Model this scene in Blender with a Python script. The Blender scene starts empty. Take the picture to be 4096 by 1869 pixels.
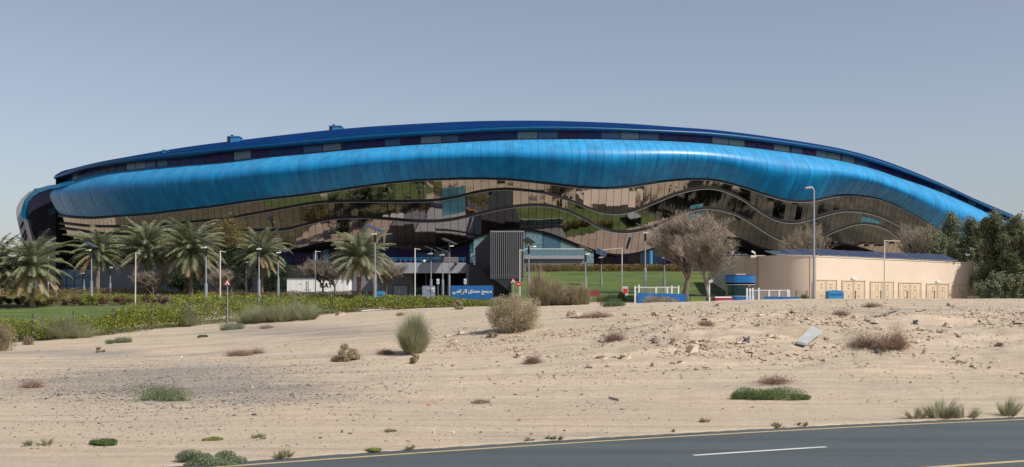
import bpy, math, random
import numpy as np
from mathutils import Vector, Matrix
random.seed(7); RNG = np.random.default_rng(7)
R = math.radians
SC = bpy.context.scene
COL = SC.collection
# ------------------------------------------------------------------ camera
H = 4.4; F = 4392.0; HY = 1150.0          # eye height, focal length in photo pixels, horizon row
cd = bpy.data.cameras.new('camera'); cam = bpy.data.objects.new('camera', cd); COL.objects.link(cam)
cam.location = (0, 0, H); cam.rotation_euler = (R(90), 0, 0)
cd.sensor_width = 36; cd.lens = 18 / (2048 / F); cd.shift_y = (HY - 934.5) / 4096
cd.clip_start = 0.5; cd.clip_end = 6000
SC.camera = cam
# ------------------------------------------------------------------ light
SUN_AZ = 60; SUN_EL = 47                   # degrees to the right of the direction behind the camera, elevation
sv = Vector((math.sin(R(SUN_AZ)) * math.cos(R(SUN_EL)), -math.cos(R(SUN_AZ)) * math.cos(R(SUN_EL)), math.sin(R(SUN_EL))))
ld = bpy.data.lights.new('sun', 'SUN'); lo = bpy.data.objects.new('sun', ld); COL.objects.link(lo)
ld.energy = 4.6; ld.angle = R(0.5); ld.color = (1.0, 0.945, 0.87)
lo.rotation_euler = sv.to_track_quat('Z', 'Y').to_euler()
W = bpy.data.worlds.new("World"); SC.world = W; W.use_nodes = True
wn = W.node_tree.nodes; wl = W.node_tree.links
bg = wn['Background']; sky = wn.new('ShaderNodeTexSky'); sky.sky_type = 'NISHITA'; sky.sun_disc = False
sky.sun_elevation = R(SUN_EL); sky.sun_rotation = math.atan2(sv.x, sv.y)
sky.air_density = 1.0; sky.dust_density = 0.9; sky.ozone_density = 2.2; sky.altitude = 0
hs = wn.new('ShaderNodeHueSaturation'); hs.inputs['Saturation'].default_value = 0.62
tint = wn.new('ShaderNodeMix'); tint.data_type = 'RGBA'; tint.blend_type = 'MULTIPLY'; tint.inputs[0].default_value = 1
tint.inputs[7].default_value = (0.95, 0.945, 0.99, 1)
wl.new(sky.outputs[0], hs.inputs['Color']); wl.new(hs.outputs[0], tint.inputs[6]); wl.new(tint.outputs[2], bg.inputs[0])
bg.inputs[1].default_value = 0.103
SC.view_settings.view_transform = 'Standard'; SC.view_settings.look = 'None'
SC.view_settings.exposure = 0.05; SC.view_settings.gamma = 1
SC.cycles.max_bounces = 6; SC.cycles.transparent_max_bounces = 6

# ------------------------------------------------------------------ materials
MATS = {}
def nodes(name):
    m = bpy.data.materials.new(name); m.use_nodes = True
    return m, m.node_tree.nodes, m.node_tree.links, m.node_tree.nodes['Principled BSDF']
def mat(name, col, rough=0.7, metal=0.0, var=0.12, scale=3.0, bump=0.0, bscale=20.0, spec=0.5, coat=0.0, stretch=None):
    if name in MATS: return MATS[name]
    m, n, l, b = nodes(name)
    b.inputs['Roughness'].default_value = rough; b.inputs['Metallic'].default_value = metal
    b.inputs['Specular IOR Level'].default_value = spec; b.inputs['Coat Weight'].default_value = coat
    tc = n.new('ShaderNodeTexCoord'); mp = n.new('ShaderNodeMapping'); l.new(tc.outputs['Object'], mp.inputs[0])
    if stretch: mp.inputs['Scale'].default_value = stretch
    nz = n.new('ShaderNodeTexNoise'); nz.inputs['Scale'].default_value = scale; nz.inputs['Detail'].default_value = 5
    l.new(mp.outputs[0], nz.inputs['Vector'])
    rp = n.new('ShaderNodeValToRGB')
    rp.color_ramp.elements[0].position = 0.3; rp.color_ramp.elements[1].position = 0.7
    rp.color_ramp.elements[0].color = tuple(max(0, c * (1 - var)) for c in col) + (1,)
    rp.color_ramp.elements[1].color = tuple(min(1, c * (1 + var)) for c in col) + (1,)
    l.new(nz.outputs['Fac'], rp.inputs[0]); l.new(rp.outputs[0], b.inputs['Base Color'])
    if bump:
        n2 = n.new('ShaderNodeTexNoise'); n2.inputs['Scale'].default_value = bscale; n2.inputs['Detail'].default_value = 4
        l.new(mp.outputs[0], n2.inputs['Vector'])
        bp = n.new('ShaderNodeBump'); bp.inputs['Strength'].default_value = bump; bp.inputs['Distance'].default_value = 0.05
        l.new(n2.outputs['Fac'], bp.inputs['Height']); l.new(bp.outputs[0], b.inputs['Normal'])
    MATS[name] = m; return m
def leafmat(name, col, trans=0.25, rough=0.6):
    if name in MATS: return MATS[name]
    m, n, l, b = nodes(name)
    b.inputs['Base Color'].default_value = (*col, 1); b.inputs['Roughness'].default_value = rough
    b.inputs['Specular IOR Level'].default_value = 0.3
    t = n.new('ShaderNodeBsdfTranslucent'); t.inputs[0].default_value = (*[min(1, c * 1.2) for c in col], 1)
    mx = n.new('ShaderNodeMixShader'); mx.inputs[0].default_value = trans
    tc = n.new('ShaderNodeTexCoord'); nz = n.new('ShaderNodeTexNoise'); nz.inputs['Scale'].default_value = 1.3
    l.new(tc.outputs['Object'], nz.inputs['Vector'])
    rp = n.new('ShaderNodeValToRGB'); rp.color_ramp.elements[0].position = .3; rp.color_ramp.elements[1].position = .7
    rp.color_ramp.elements[0].color = tuple(c * .75 for c in col) + (1,); rp.color_ramp.elements[1].color = tuple(min(1, c * 1.25) for c in col) + (1,)
    l.new(nz.outputs['Fac'], rp.inputs[0]); l.new(rp.outputs[0], b.inputs['Base Color'])
    l.new(b.outputs[0], mx.inputs[1]); l.new(t.outputs[0], mx.inputs[2]); l.new(mx.outputs[0], n['Material Output'].inputs[0])
    MATS[name] = m; return m

def blue_cladding(name, k):
    m, n, l, b = nodes(name)
    tc = n.new('ShaderNodeTexCoord'); mp = n.new('ShaderNodeMapping'); mp.inputs['Scale'].default_value = (1, 1, .12)
    l.new(tc.outputs['Object'], mp.inputs[0])
    nz = n.new('ShaderNodeTexNoise'); nz.inputs['Scale'].default_value = .55; nz.inputs['Detail'].default_value = 7; nz.inputs['Roughness'].default_value = .65
    l.new(mp.outputs[0], nz.inputs['Vector'])
    rp = n.new('ShaderNodeValToRGB'); e = rp.color_ramp.elements
    e[0].position = .38; e[1].position = .64
    e[0].color = (0.0, 0.17 * k, 0.41 * k, 1); e[1].color = (0.0, 0.27 * k, 0.585 * k, 1)
    l.new(nz.outputs['Fac'], rp.inputs[0])
    # paler blue, broken up by noise, on the faces that look up
    ge = n.new('ShaderNodeNewGeometry'); sx = n.new('ShaderNodeSeparateXYZ'); l.new(ge.outputs['Normal'], sx.inputs[0])
    mr = n.new('ShaderNodeMapRange'); mr.inputs[1].default_value = .15; mr.inputs[2].default_value = .95; l.new(sx.outputs[2], mr.inputs[0])
    n2 = n.new('ShaderNodeTexNoise'); n2.inputs['Scale'].default_value = 1.1; n2.inputs['Detail'].default_value = 6
    mp2 = n.new('ShaderNodeMapping'); mp2.inputs['Scale'].default_value = (1, 1, .25); l.new(tc.outputs['Object'], mp2.inputs[0]); l.new(mp2.outputs[0], n2.inputs['Vector'])
    mu = n.new('ShaderNodeMath'); mu.operation = 'MULTIPLY'; l.new(mr.outputs[0], mu.inputs[0]); l.new(n2.outputs['Fac'], mu.inputs[1])
    m2 = n.new('ShaderNodeMath'); m2.operation = 'MULTIPLY'; m2.inputs[1].default_value = .75; l.new(mu.outputs[0], m2.inputs[0])
    mx = n.new('ShaderNodeMix'); mx.data_type = 'RGBA'; mx.inputs[7].default_value = (.14, .44, .68, 1)
    l.new(m2.outputs[0], mx.inputs[0]); l.new(rp.outputs[0], mx.inputs[6]); l.new(mx.outputs[2], b.inputs['Base Color'])
    b.inputs['Roughness'].default_value = .36; b.inputs['Specular IOR Level'].default_value = .38
    MATS[name] = m; return m
BLUES = [blue_cladding('blue_cladding_%d' % i, k) for i, k in enumerate((1.0, .90, 1.09, .96))]
M_seam = mat('seam', (.01, .11, .24), .6)
M_roofblue = mat('roof_blue', (.001, .028, .12), .8, var=.12, scale=.2, spec=.04)
M_fascia = mat('fascia_blue', (.002, .085, .21), .35, var=.08, spec=.3)
M_dark = mat('dark_metal', (.02, .02, .022), .5)
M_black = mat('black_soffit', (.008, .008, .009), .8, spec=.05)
M_trimd = mat('trim_dark', (.022, .021, .021), .6, spec=.12)
M_triml = mat('trim_light', (.30, .29, .27), .45)
M_glass = mat('bronze_mirror_glass', (.41, .375, .345), .02, 1.0, var=.06, scale=.3)
M_glassb = mat('bronze_mirror_glass_b', (.38, .345, .32), .02, 1.0, var=.06, scale=.3)
M_teal = mat('teal_reflection_pane', (.13, .33, .40), .12, 0.55, var=.15, scale=.6)  # bluish reflections in the facade, put into the colour of the panes
M_pt = [mat('pane_navy', (.012, .035, .15), .3, var=.2, spec=.2), mat('pane_purple', (.03, .018, .11), .3, var=.2, spec=.2),
        mat('pane_slate', (.12, .21, .28), .25, var=.2), mat('pane_blue', (.014, .09, .24), .25, var=.2)]
M_tealp = [mat('pane_teal', (.30, .50, .56), .18, .6, var=.2), mat('pane_teal_light', (.42, .68, .70), .2, .5, var=.2), mat('pane_petrol', (.14, .30, .42), .18, .6, var=.2)]
M_grey = mat('grey_render', (.20, .20, .22), .8, var=.06, scale=.5, bump=.2)
M_greyl = mat('light_grey_render', (.34, .34, .36), .8, var=.05, scale=.5, bump=.2)
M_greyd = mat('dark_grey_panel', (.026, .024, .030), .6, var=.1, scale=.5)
M_white = mat('white_paint', (.74, .74, .72), .45, var=.04)
M_offwh = mat('offwhite_cladding', (.50, .49, .48), .5, var=.05)
M_silver = mat('grey_cladding', (.36, .36, .38), .45, .1, var=.06)
M_tan = mat('tan_render', (.66, .54, .42), .85, var=.05, scale=.35, bump=.15, bscale=8)
M_tand = mat('tan_door', (.62, .495, .35), .6, var=.05, scale=.8)
M_tann = mat('tan_frame', (.55, .44, .31), .6, var=.05)
M_post = mat('dark_green_post', (.012, .045, .045), .5)
M_galv = mat('galvanised', (.33, .36, .40), .45, .5, var=.08)
M_polew = mat('cream_pole', (.60, .57, .50), .5, var=.05)
M_solar = mat('solar_cell', (.03, .045, .09), .2, .1, var=.15, scale=4)
M_solarf = mat('solar_frame', (.45, .47, .50), .4, .5)
M_red = mat('sign_red', (.55, .02, .025), .5, var=.04)
M_blue = mat('sign_blue', (.006, .13, .38), .45, var=.05)
M_blue2 = mat('light_blue_plastic', (.03, .24, .48), .45, var=.06)
M_wood = mat('wood', (.35, .18, .09), .7, var=.2)
M_trunk = mat('palm_trunk', (.20, .15, .11), .9, var=.35, scale=2.5, bump=.8, bscale=9)
M_bark = mat('bark', (.17, .125, .095), .9, var=.25, scale=3, bump=.5)
M_twig = mat('dry_twig', (.31, .255, .205), .9, var=.2, scale=1)
M_twigd = mat('dark_twig', (.24, .185, .15), .9, var=.25, scale=2)
M_brown = mat('red_brown_paint', (.22, .05, .05), .6)
M_skin = mat('skin', (.35, .20, .14), .6); M_cloth = mat('white_cloth', (.7, .7, .68), .8); M_navy = mat('dark_cloth', (.03, .03, .05), .8)
M_conc = mat('concrete', (.36, .37, .37), .85, var=.1, scale=2, bump=.2)
M_rockp = mat('pale_rock', (.50, .40, .30), .9, var=.18, scale=3, bump=.6)
M_rockb = mat('brown_rock', (.40, .315, .24), .9, var=.25, scale=4, bump=.6)
M_rockd = mat('dark_stone', (.12, .12, .12), .8, var=.3, scale=4, bump=.4)
M_rockg = mat('grey_stone', (.22, .205, .19), .85, var=.3, scale=5)

def sand_material():
    m, n, l, b = nodes('sand')
    tc = n.new('ShaderNodeTexCoord')
    def noise(s, d=6, r=.6, v=None):
        x = n.new('ShaderNodeTexNoise'); x.inputs['Scale'].default_value = s; x.inputs['Detail'].default_value = d; x.inputs['Roughness'].default_value = r
        l.new(v if v else tc.outputs['Object'], x.inputs['Vector']); return x
    def ramp(src, p0, p1, c0=(0, 0, 0, 1), c1=(1, 1, 1, 1)):
        x = n.new('ShaderNodeValToRGB'); x.color_ramp.elements[0].position = p0; x.color_ramp.elements[1].position = p1
        x.color_ramp.elements[0].color = c0; x.color_ramp.elements[1].color = c1; l.new(src, x.inputs[0]); return x
    def mix(f, a, c, mode='MIX'):
        x = n.new('ShaderNodeMix'); x.data_type = 'RGBA'; x.blend_type = mode
        l.new(f, x.inputs[0]) if not isinstance(f, float) else setattr(x.inputs[0], 'default_value', f)
        for s, k in ((a, 6), (c, 7)):
            if isinstance(s, tuple): x.inputs[k].default_value = s
            else: l.new(s, x.inputs[k])
        return x.outputs[2]
    big = noise(.09, 5); base = ramp(big.outputs['Fac'], .35, .65, (.555, .455, .335, 1), (.51, .43, .33, 1))
    mid = noise(1.1, 8, .7); c = mix(.35, base.outputs[0], ramp(mid.outputs['Fac'], .35, .7, (.44, .365, .28, 1), (.65, .545, .415, 1)).outputs[0])
    # orange wind-blown sand patches
    o = noise(.22, 4, .55); c = mix(ramp(o.outputs['Fac'], .56, .68, (0, 0, 0, 1), (.5, .5, .5, 1)).outputs[0], c, (.63, .48, .34, 1))
    # grey gravel film, stretched bands, heavier where the vertex mask says so
    at = n.new('ShaderNodeAttribute'); at.attribute_name = 'gravel'
    mp = n.new('ShaderNodeMapping'); mp.inputs['Rotation'].default_value = (0, 0, R(-14)); mp.inputs['Scale'].default_value = (.10, .42, 1)
    l.new(tc.outputs['Object'], mp.inputs[0]); g = noise(1.0, 7, .62, mp.outputs[0])
    ad = n.new('ShaderNodeMath'); ad.operation = 'ADD'; l.new(g.outputs['Fac'], ad.inputs[0]); l.new(at.outputs['Fac'], ad.inputs[1])
    gm = ramp(ad.outputs[0], .58, .90, (0, 0, 0, 1), (.85, .85, .85, 1))
    c = mix(gm.outputs[0], c, (.31, .28, .245, 1))
    mp3 = n.new('ShaderNodeMapping'); mp3.inputs['Rotation'].default_value = (0, 0, R(-12)); mp3.inputs['Scale'].default_value = (.035, 1.5, 1)
    l.new(tc.outputs['Object'], mp3.inputs[0]); tk_ = noise(1.0, 5, .6, mp3.outputs[0])
    c = mix(.8, c, ramp(tk_.outputs['Fac'], .36, .6, (.80, .79, .78, 1), (1.06, 1.05, 1.04, 1)).outputs[0], 'MULTIPLY')
    # grit: fine dark and light specks
    fine = noise(9, 4, .8); c = mix(.5, c, ramp(fine.outputs['Fac'], .3, .7, (.62, .6, .58, 1), (1.12, 1.1, 1.08, 1)).outputs[0], 'MULTIPLY')
    vo = n.new('ShaderNodeTexVoronoi'); vo.inputs['Scale'].default_value = 5.5; l.new(tc.outputs['Object'], vo.inputs['Vector'])
    sp = ramp(vo.outputs['Distance'], .10, .17, (1, 1, 1, 1), (0, 0, 0, 1))
    mm = n.new('ShaderNodeMath'); mm.operation = 'MULTIPLY'; l.new(sp.outputs[0], mm.inputs[0]); 
    sel = noise(1.7, 2); l.new(ramp(sel.outputs['Fac'], .5, .62).outputs[0], mm.inputs[1])
    c = mix(mm.outputs[0], c, (.25, .205, .17, 1))
    l.new(c, b.inputs['Base Color']); b.inputs['Roughness'].default_value = .95; b.inputs['Specular IOR Level'].default_value = .15
    bn = noise(3.5, 8, .75); bp = n.new('ShaderNodeBump'); bp.inputs['Strength'].default_value = .8; bp.inputs['Distance'].default_value = .12
    l.new(bn.outputs['Fac'], bp.inputs['Height']); l.new(bp.outputs[0], b.inputs['Normal'])
    return m
M_sand = sand_material()
def lawn_material():
    m, n, l, b = nodes('lawn')
    tc = n.new('ShaderNodeTexCoord'); a = n.new('ShaderNodeTexNoise'); a.inputs['Scale'].default_value = .35; a.inputs['Detail'].default_value = 8
    mp = n.new('ShaderNodeMapping'); mp.inputs['Scale'].default_value = (.5, 1.6, 1); l.new(tc.outputs['Object'], mp.inputs[0]); l.new(mp.outputs[0], a.inputs['Vector'])
    r = n.new('ShaderNodeValToRGB'); r.color_ramp.elements[0].position = .35; r.color_ramp.elements[1].position = .68
    r.color_ramp.elements[0].color = (.052, .088, .018, 1); r.color_ramp.elements[1].color = (.115, .155, .024, 1)
    l.new(a.outputs['Fac'], r.inputs[0]); l.new(r.outputs[0], b.inputs['Base Color']); b.inputs['Roughness'].default_value = .9
    n2 = n.new('ShaderNodeTexNoise'); n2.inputs['Scale'].default_value = 12; bp = n.new('ShaderNodeBump'); bp.inputs['Strength'].default_value = .7; bp.inputs['Distance'].default_value = .08
    l.new(tc.outputs['Object'], n2.inputs['Vector']); l.new(n2.outputs['Fac'], bp.inputs['Height']); l.new(bp.outputs[0], b.inputs['Normal'])
    return m
M_lawn = lawn_material()
def asphalt_material():
    m, n, l, b = nodes('asphalt')
    tc = n.new('ShaderNodeTexCoord')
    a = n.new('ShaderNodeTexNoise'); a.inputs['Scale'].default_value = 14; a.inputs['Detail'].default_value = 6; a.inputs['Roughness'].default_value = .8; l.new(tc.outputs['Object'], a.inputs['Vector'])
    r = n.new('ShaderNodeValToRGB'); r.color_ramp.elements[0].position = .3; r.color_ramp.elements[1].position = .75
    r.color_ramp.elements[0].color = (.046, .059, .062, 1); r.color_ramp.elements[1].color = (.098, .116, .12, 1); l.new(a.outputs['Fac'], r.inputs[0])
    mp = n.new('ShaderNodeMapping'); mp.inputs['Rotation'].default_value = (0, 0, R(-21)); mp.inputs['Scale'].default_value = (.05, .9, 1); l.new(tc.outputs['Object'], mp.inputs[0])
    g = n.new('ShaderNodeTexNoise'); g.inputs['Scale'].default_value = 1; g.inputs['Detail'].default_value = 4; l.new(mp.outputs[0], g.inputs['Vector'])
    r2 = n.new('ShaderNodeValToRGB'); r2.color_ramp.elements[0].position = .35; r2.color_ramp.elements[1].position = .65
    r2.color_ramp.elements[0].color = (.80, .80, .80, 1); r2.color_ramp.elements[1].color = (1.1, 1.1, 1.1, 1); l.new(g.outputs['Fac'], r2.inputs[0])
    x = n.new('ShaderNodeMix'); x.data_type = 'RGBA'; x.blend_type = 'MULTIPLY'; x.inputs[0].default_value = 1; l.new(r.outputs[0], x.inputs[6]); l.new(r2.outputs[0], x.inputs[7])
    vo = n.new('ShaderNodeTexVoronoi'); vo.inputs['Scale'].default_value = 9; l.new(tc.outputs['Object'], vo.inputs['Vector'])
    r3 = n.new('ShaderNodeValToRGB'); r3.color_ramp.elements[0].position = .05; r3.color_ramp.elements[1].position = .12; r3.color_ramp.elements[0].color = (.6, .6, .6, 1); r3.color_ramp.elements[1].color = (0, 0, 0, 1); l.new(vo.outputs['Distance'], r3.inputs[0])
    x2 = n.new('ShaderNodeMix'); x2.data_type = 'RGBA'; x2.inputs[7].default_value = (.22, .21, .19, 1); l.new(r3.outputs[0], x2.inputs[0]); l.new(x.outputs[2], x2.inputs[6])
    l.new(x2.outputs[2], b.inputs['Base Color']); b.inputs['Roughness'].default_value = .8
    bp = n.new('ShaderNodeBump'); bp.inputs['Strength'].default_value = .4; bp.inputs['Distance'].default_value = .02; l.new(a.outputs['Fac'], bp.inputs['Height']); l.new(bp.outputs[0], b.inputs['Normal'])
    return m
M_asph = asphalt_material()
M_yel = mat('yellow_line', (.46, .36, .17), .7, var=.12, scale=2)
M_whl = mat('white_line', (.60, .60, .57), .7, var=.12, scale=2)
M_pave = mat('brown_paving', (.44, .34, .28), .85, var=.10, scale=.4)
M_dpave = mat('dark_paving', (.06, .06, .06), .85, var=.12, scale=.4)

# ------------------------------------------------------------------ mesh builder
class MB:
    def __init__(s): s.v = []; s.f = []; s.m = []; s.n = 0; s.sm = []
    def raw(s, v, f, m=0, smooth=False):
        v = np.asarray(v, float).reshape(-1, 3); f = np.asarray(f, int)
        s.v.append(v); s.f.append(f + s.n); mm = np.full(len(f), m) if np.isscalar(m) else np.asarray(m)
        s.m.append(mm); s.sm.append(np.full(len(f), smooth)); s.n += len(v)
    def quad(s, a, b, c, d, m=0): s.raw([a, b, c, d], [[0, 1, 2, 3]], m)
    def box(s, lo, hi, m=0, rz=0, c=None):
        lo = np.array(lo, float); hi = np.array(hi, float)
        v = np.array([[x, y, z] for z in (lo[2], hi[2]) for y in (lo[1], hi[1]) for x in (lo[0], hi[0])])
        if rz:
            c = np.array(c if c is not None else (lo + hi) / 2); ca, sa = math.cos(rz), math.sin(rz); d = v - c
            v = np.stack([c[0] + d[:, 0] * ca - d[:, 1] * sa, c[1] + d[:, 0] * sa + d[:, 1] * ca, v[:, 2]], 1)
        s.raw(v, [[0, 2, 3, 1], [4, 5, 7, 6], [0, 1, 5, 4], [2, 6, 7, 3], [0, 4, 6, 2], [1, 3, 7, 5]], m)
    def obox(s, c, ax, ay, az, m=0):
        c, ax, ay, az = [np.array(q, float) for q in (c, ax, ay, az)]
        v = [c + i * ax + j * ay + k * az for k in (-1, 1) for j in (-1, 1) for i in (-1, 1)]
        s.raw(v, [[0, 2, 3, 1], [4, 5, 7, 6], [0, 1, 5, 4], [2, 6, 7, 3], [0, 4, 6, 2], [1, 3, 7, 5]], m)
    def tube(s, pts, rad, n=8, m=0, cap=True, smooth=True):
        pts = [np.array(p, float) for p in pts]; k = len(pts)
        if np.isscalar(rad): rad = [rad] * k
        vs = []
        for i, p in enumerate(pts):
            d = pts[min(i + 1, k - 1)] - pts[max(i - 1, 0)]; d = d / (np.linalg.norm(d) + 1e-9)
            u = np.cross(d, (0, 0, 1) if abs(d[2]) < .9 else (1, 0, 0)); u /= np.linalg.norm(u); w = np.cross(d, u)
            for j in range(n):
                a = 2 * math.pi * j / n; vs.append(p + rad[i] * (math.cos(a) * u + math.sin(a) * w))
        fs = [[i * n + j, i * n + (j + 1) % n, (i + 1) * n + (j + 1) % n, (i + 1) * n + j] for i in range(k - 1) for j in range(n)]
        s.raw(vs, fs, m, smooth)
        if cap and n == 4: s.raw(vs[-4:], [[0, 1, 2, 3]], m)
        elif cap and n > 4:
            top = np.array(vs[-n:]); s.raw(np.vstack([top, pts[-1][None]]), [[j, (j + 1) % n, n] for j in range(n)], m)
            bot = np.array(vs[:n]); s.raw(np.vstack([bot, pts[0][None]]), [[(j + 1) % n, j, n] for j in range(n)], m)
    def prism(s, poly, off, m=0):       # polygon (list of 3d points) extruded by off
        p = np.array(poly, float); k = len(p); q = p + np.array(off, float)
        s.raw(p, [list(range(k))], m); s.raw(q, [list(range(k))[::-1]], m)
        for i in range(k):
            j = (i + 1) % k; s.raw([p[j], p[i], q[i], q[j]], [[0, 1, 2, 3]], m)
    def grid(s, P, m=0, smooth=True, flip=False):     # P [i][j] -> point
        P = np.asarray(P, float); a, b = P.shape[:2]
        idx = np.arange(a * b).reshape(a, b)
        f = np.stack([idx[:-1, :-1], idx[1:, :-1], idx[1:, 1:], idx[:-1, 1:]], -1).reshape(-1, 4)
        if flip: f = f[:, ::-1]
        s.raw(P.reshape(-1, 3), f, m, smooth)
    def sphere(s, c, r, m=0, nu=12, nv=8):
        c = np.array(c, float); r = np.array(r if not np.isscalar(r) else (r, r, r), float)
        u = np.linspace(0, 2 * math.pi, nu + 1); v = np.linspace(0.02, math.pi - .02, nv + 1)
        P = np.stack([np.outer(np.sin(v), np.cos(u)) * r[0] + c[0], np.outer(np.sin(v), np.sin(u)) * r[1] + c[1], np.outer(np.cos(v), np.ones_like(u)) * r[2] + c[2]], -1)
        s.grid(P, m, True)
    def build(s, name, mats, parent=None, origin=(0, 0, 0)):
        me = bpy.data.meshes.new(name); V = np.concatenate(s.v) - np.array(origin, float)
        me.vertices.add(len(V)); me.vertices.foreach_set('co', V.ravel())
        loops = np.concatenate([f.ravel() for f in s.f]); tot = np.concatenate([np.full(len(f), f.shape[1]) for f in s.f])
        st = np.concatenate([[0], np.cumsum(tot)[:-1]])
        me.loops.add(len(loops)); me.loops.foreach_set('vertex_index', loops.astype(np.int32))
        me.polygons.add(len(tot)); me.polygons.foreach_set('loop_start', st.astype(np.int32))
        me.polygons.foreach_set('material_index', np.concatenate(s.m).astype(np.int32))
        me.polygons.foreach_set('use_smooth', np.concatenate(s.sm).astype(bool))
        for m in (mats if isinstance(mats, (list, tuple)) else [mats]): me.materials.append(m)
        me.update(calc_edges=True); me.validate()
        o = bpy.data.objects.new(name, me); COL.objects.link(o)
        if parent is not None: o.parent = parent
        else: o.location = origin
        return o
def tag(o, label=None, cat=None, group=None, kind=None):
    if label: o['label'] = label; o['kind'] = 'thing'
    if cat: o['category'] = cat
    if group: o['group'] = group
    if kind: o['kind'] = kind
    return o
def thing(name, label, cat, loc=(0, 0, 0), rz=0, group=None):
    o = bpy.data.objects.new(name, None); o.empty_display_size = .3; COL.objects.link(o); o.location = loc; o.rotation_euler = (0, 0, rz)
    return tag(o, label, cat, group)
def dup(root, loc, rz, label, scale=1, group=None):
    r = root.copy(); COL.objects.link(r); r.location = loc; r.rotation_euler = (0, 0, rz); r.scale = (scale,) * 3 if np.isscalar(scale) else scale
    r['label'] = label
    if group: r['group'] = group
    for ch in list(root.children):
        c = ch.copy(); COL.objects.link(c); c.parent = r
        for g in list(ch.children):
            d = g.copy(); COL.objects.link(d); d.parent = c
    return r
def P(px, py, Y): return np.array([(px - 2048) / F * Y, Y, H + (HY - py) / F * Y])
def crv(pts):
    a = np.array(pts, float); x, y = a[:, 0], a[:, 1]
    d = np.diff(y) / np.diff(x); m = np.zeros(len(x)); m[1:-1] = (d[:-1] * np.diff(x)[1:] + d[1:] * np.diff(x)[:-1]) / (x[2:] - x[:-2]); m[0] = d[0]; m[-1] = d[-1]
    def f(t):
        t = np.asarray(t, float); i = np.clip(np.searchsorted(x, t) - 1, 0, len(x) - 2); h = x[i + 1] - x[i]; u = (t - x[i]) / h
        uc = np.clip(u, 0, 1)
        r = (2 * uc**3 - 3 * uc**2 + 1) * y[i] + (uc**3 - 2 * uc**2 + uc) * h * m[i] + (-2 * uc**3 + 3 * uc**2) * y[i + 1] + (uc**3 - uc**2) * h * m[i + 1]
        return r + np.where(u < 0, (t - x[0]) * m[0], 0) + np.where(u > 1, (t - x[-1]) * m[-1], 0)
    return f

# ------------------------------------------------------------------ terrain
rx = np.array([-9.1, -6.5, -.33, 7.21, 11.96, 17.03]); ry = np.array([25.9, 27.2, 30.15, 33.26, 34.95, 36.53])
rc = np.polyfit(rx, ry, 2)
def roadY(X):
    X = np.asarray(X, float); Xc = np.clip(X, -14, 24); return np.polyval(rc, Xc) + (X - Xc) * (2 * rc[0] * Xc + rc[1])
def roadV(X, Y):
    Xc = np.clip(X, -14, 24); return (np.asarray(Y) - roadY(X)) / np.sqrt(1 + (2 * rc[0] * Xc + rc[1])**2)
CP = []
def cp(px, rows):
    for Y, z in rows: CP.append(((px - 2048) / F * Y, Y, z))
L0 = [(40, .1), (50, .2), (60, .2), (72, .15), (86, .1), (92, .6), (105, 1.5), (120, 2.25), (150, 3.0), (190, 3.3)]
cp(-900, L0); cp(0, L0); cp(400, [(45, .15), (60, .3), (75, .35), (91.5, .45), (105, 1.5), (120, 2.3), (150, 3.0)])
cp(759, [(40, .1), (50, .3), (60, .45), (80, .75), (97.6, .93), (108, 1.6), (122, 2.5), (150, 3.1)])
cp(1331, [(40, .15), (50, .35), (65, 1.15), (80, 1.6), (105, 1.84), (115, 2.4), (130, 2.9), (150, 3.3)])
cp(1849, [(40, .1), (50, .5), (60, 1.35), (75, 2.3), (90, 2.55), (112, 2.4), (130, 2.8), (150, 3.2)])
cp(2400, [(38, .1), (45, .25), (52, .9), (60, 1.85), (70, 2.7), (85, 3.05), (95, 2.7), (110, 2.4), (120, 2.6), (150, 3.2)])
cp(3000, [(40, .1), (45, .25), (50, .8), (55, 1.6), (62, 2.75), (70, 3.3), (80, 3.5), (92, 2.9), (105, 2.3), (120, 2.4), (150, 3.2)])
R0 = [(41, .1), (45, .3), (50, .8), (56, 1.9), (62, 2.8), (70, 3.35), (80, 3.55), (92, 3.0), (110, 2.0), (125, 2.0), (150, 3.0)]
cp(3550, R0); cp(4096, R0); cp(5000, R0)
for X in (-60, -20, 20, 60, 110): CP.append((X, 215, 3.3)); CP.append((X, 300, 3.3))
for X in (-150, 160): CP += [(X, 60, 1.5), (X, 120, 2.6), (X, 200, 3.2)]
for X in (-20, -5, 10, 25): CP += [(X, 12, 0), (X, float(roadY(X)), 0)]
CP += [(-45, 12, 0), (45, 30, 0), (60, 12, 0)]
CP = np.array(CP)
def U(r): return np.where(r > 1e-9, r * r * np.log(r + 1e-12), 0)
def tps_fit(C):
    p = C[:, :2] / 50; K = U(np.linalg.norm(p[:, None] - p[None], axis=2)) + np.eye(len(p)) * 2e-4
    Q = np.hstack([np.ones((len(p), 1)), p]); A = np.block([[K, Q], [Q.T, np.zeros((3, 3))]])
    return np.linalg.solve(A, np.concatenate([C[:, 2], np.zeros(3)]))
TW = tps_fit(CP)
_g = RNG.random((256, 256))
def vnoise(x, y):
    xi = np.floor(x).astype(int); yi = np.floor(y).astype(int); u = x - xi; v = y - yi; u = u * u * (3 - 2 * u); v = v * v * (3 - 2 * v)
    a = _g[xi % 256, yi % 256]; b = _g[(xi + 1) % 256, yi % 256]; c = _g[xi % 256, (yi + 1) % 256]; d = _g[(xi + 1) % 256, (yi + 1) % 256]
    return (a * (1 - u) + b * u) * (1 - v) + (c * (1 - u) + d * u) * v - .5
def fbm(x, y, o=4):
    s = 0; a = 1
    for i in range(o): s = s + a * vnoise(x * 2**i + 17 * i, y * 2**i + 5 * i); a *= .5
    return s
def sst(x, a, b): t = np.clip((x - a) / (b - a), 0, 1); return t * t * (3 - 2 * t)
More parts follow.
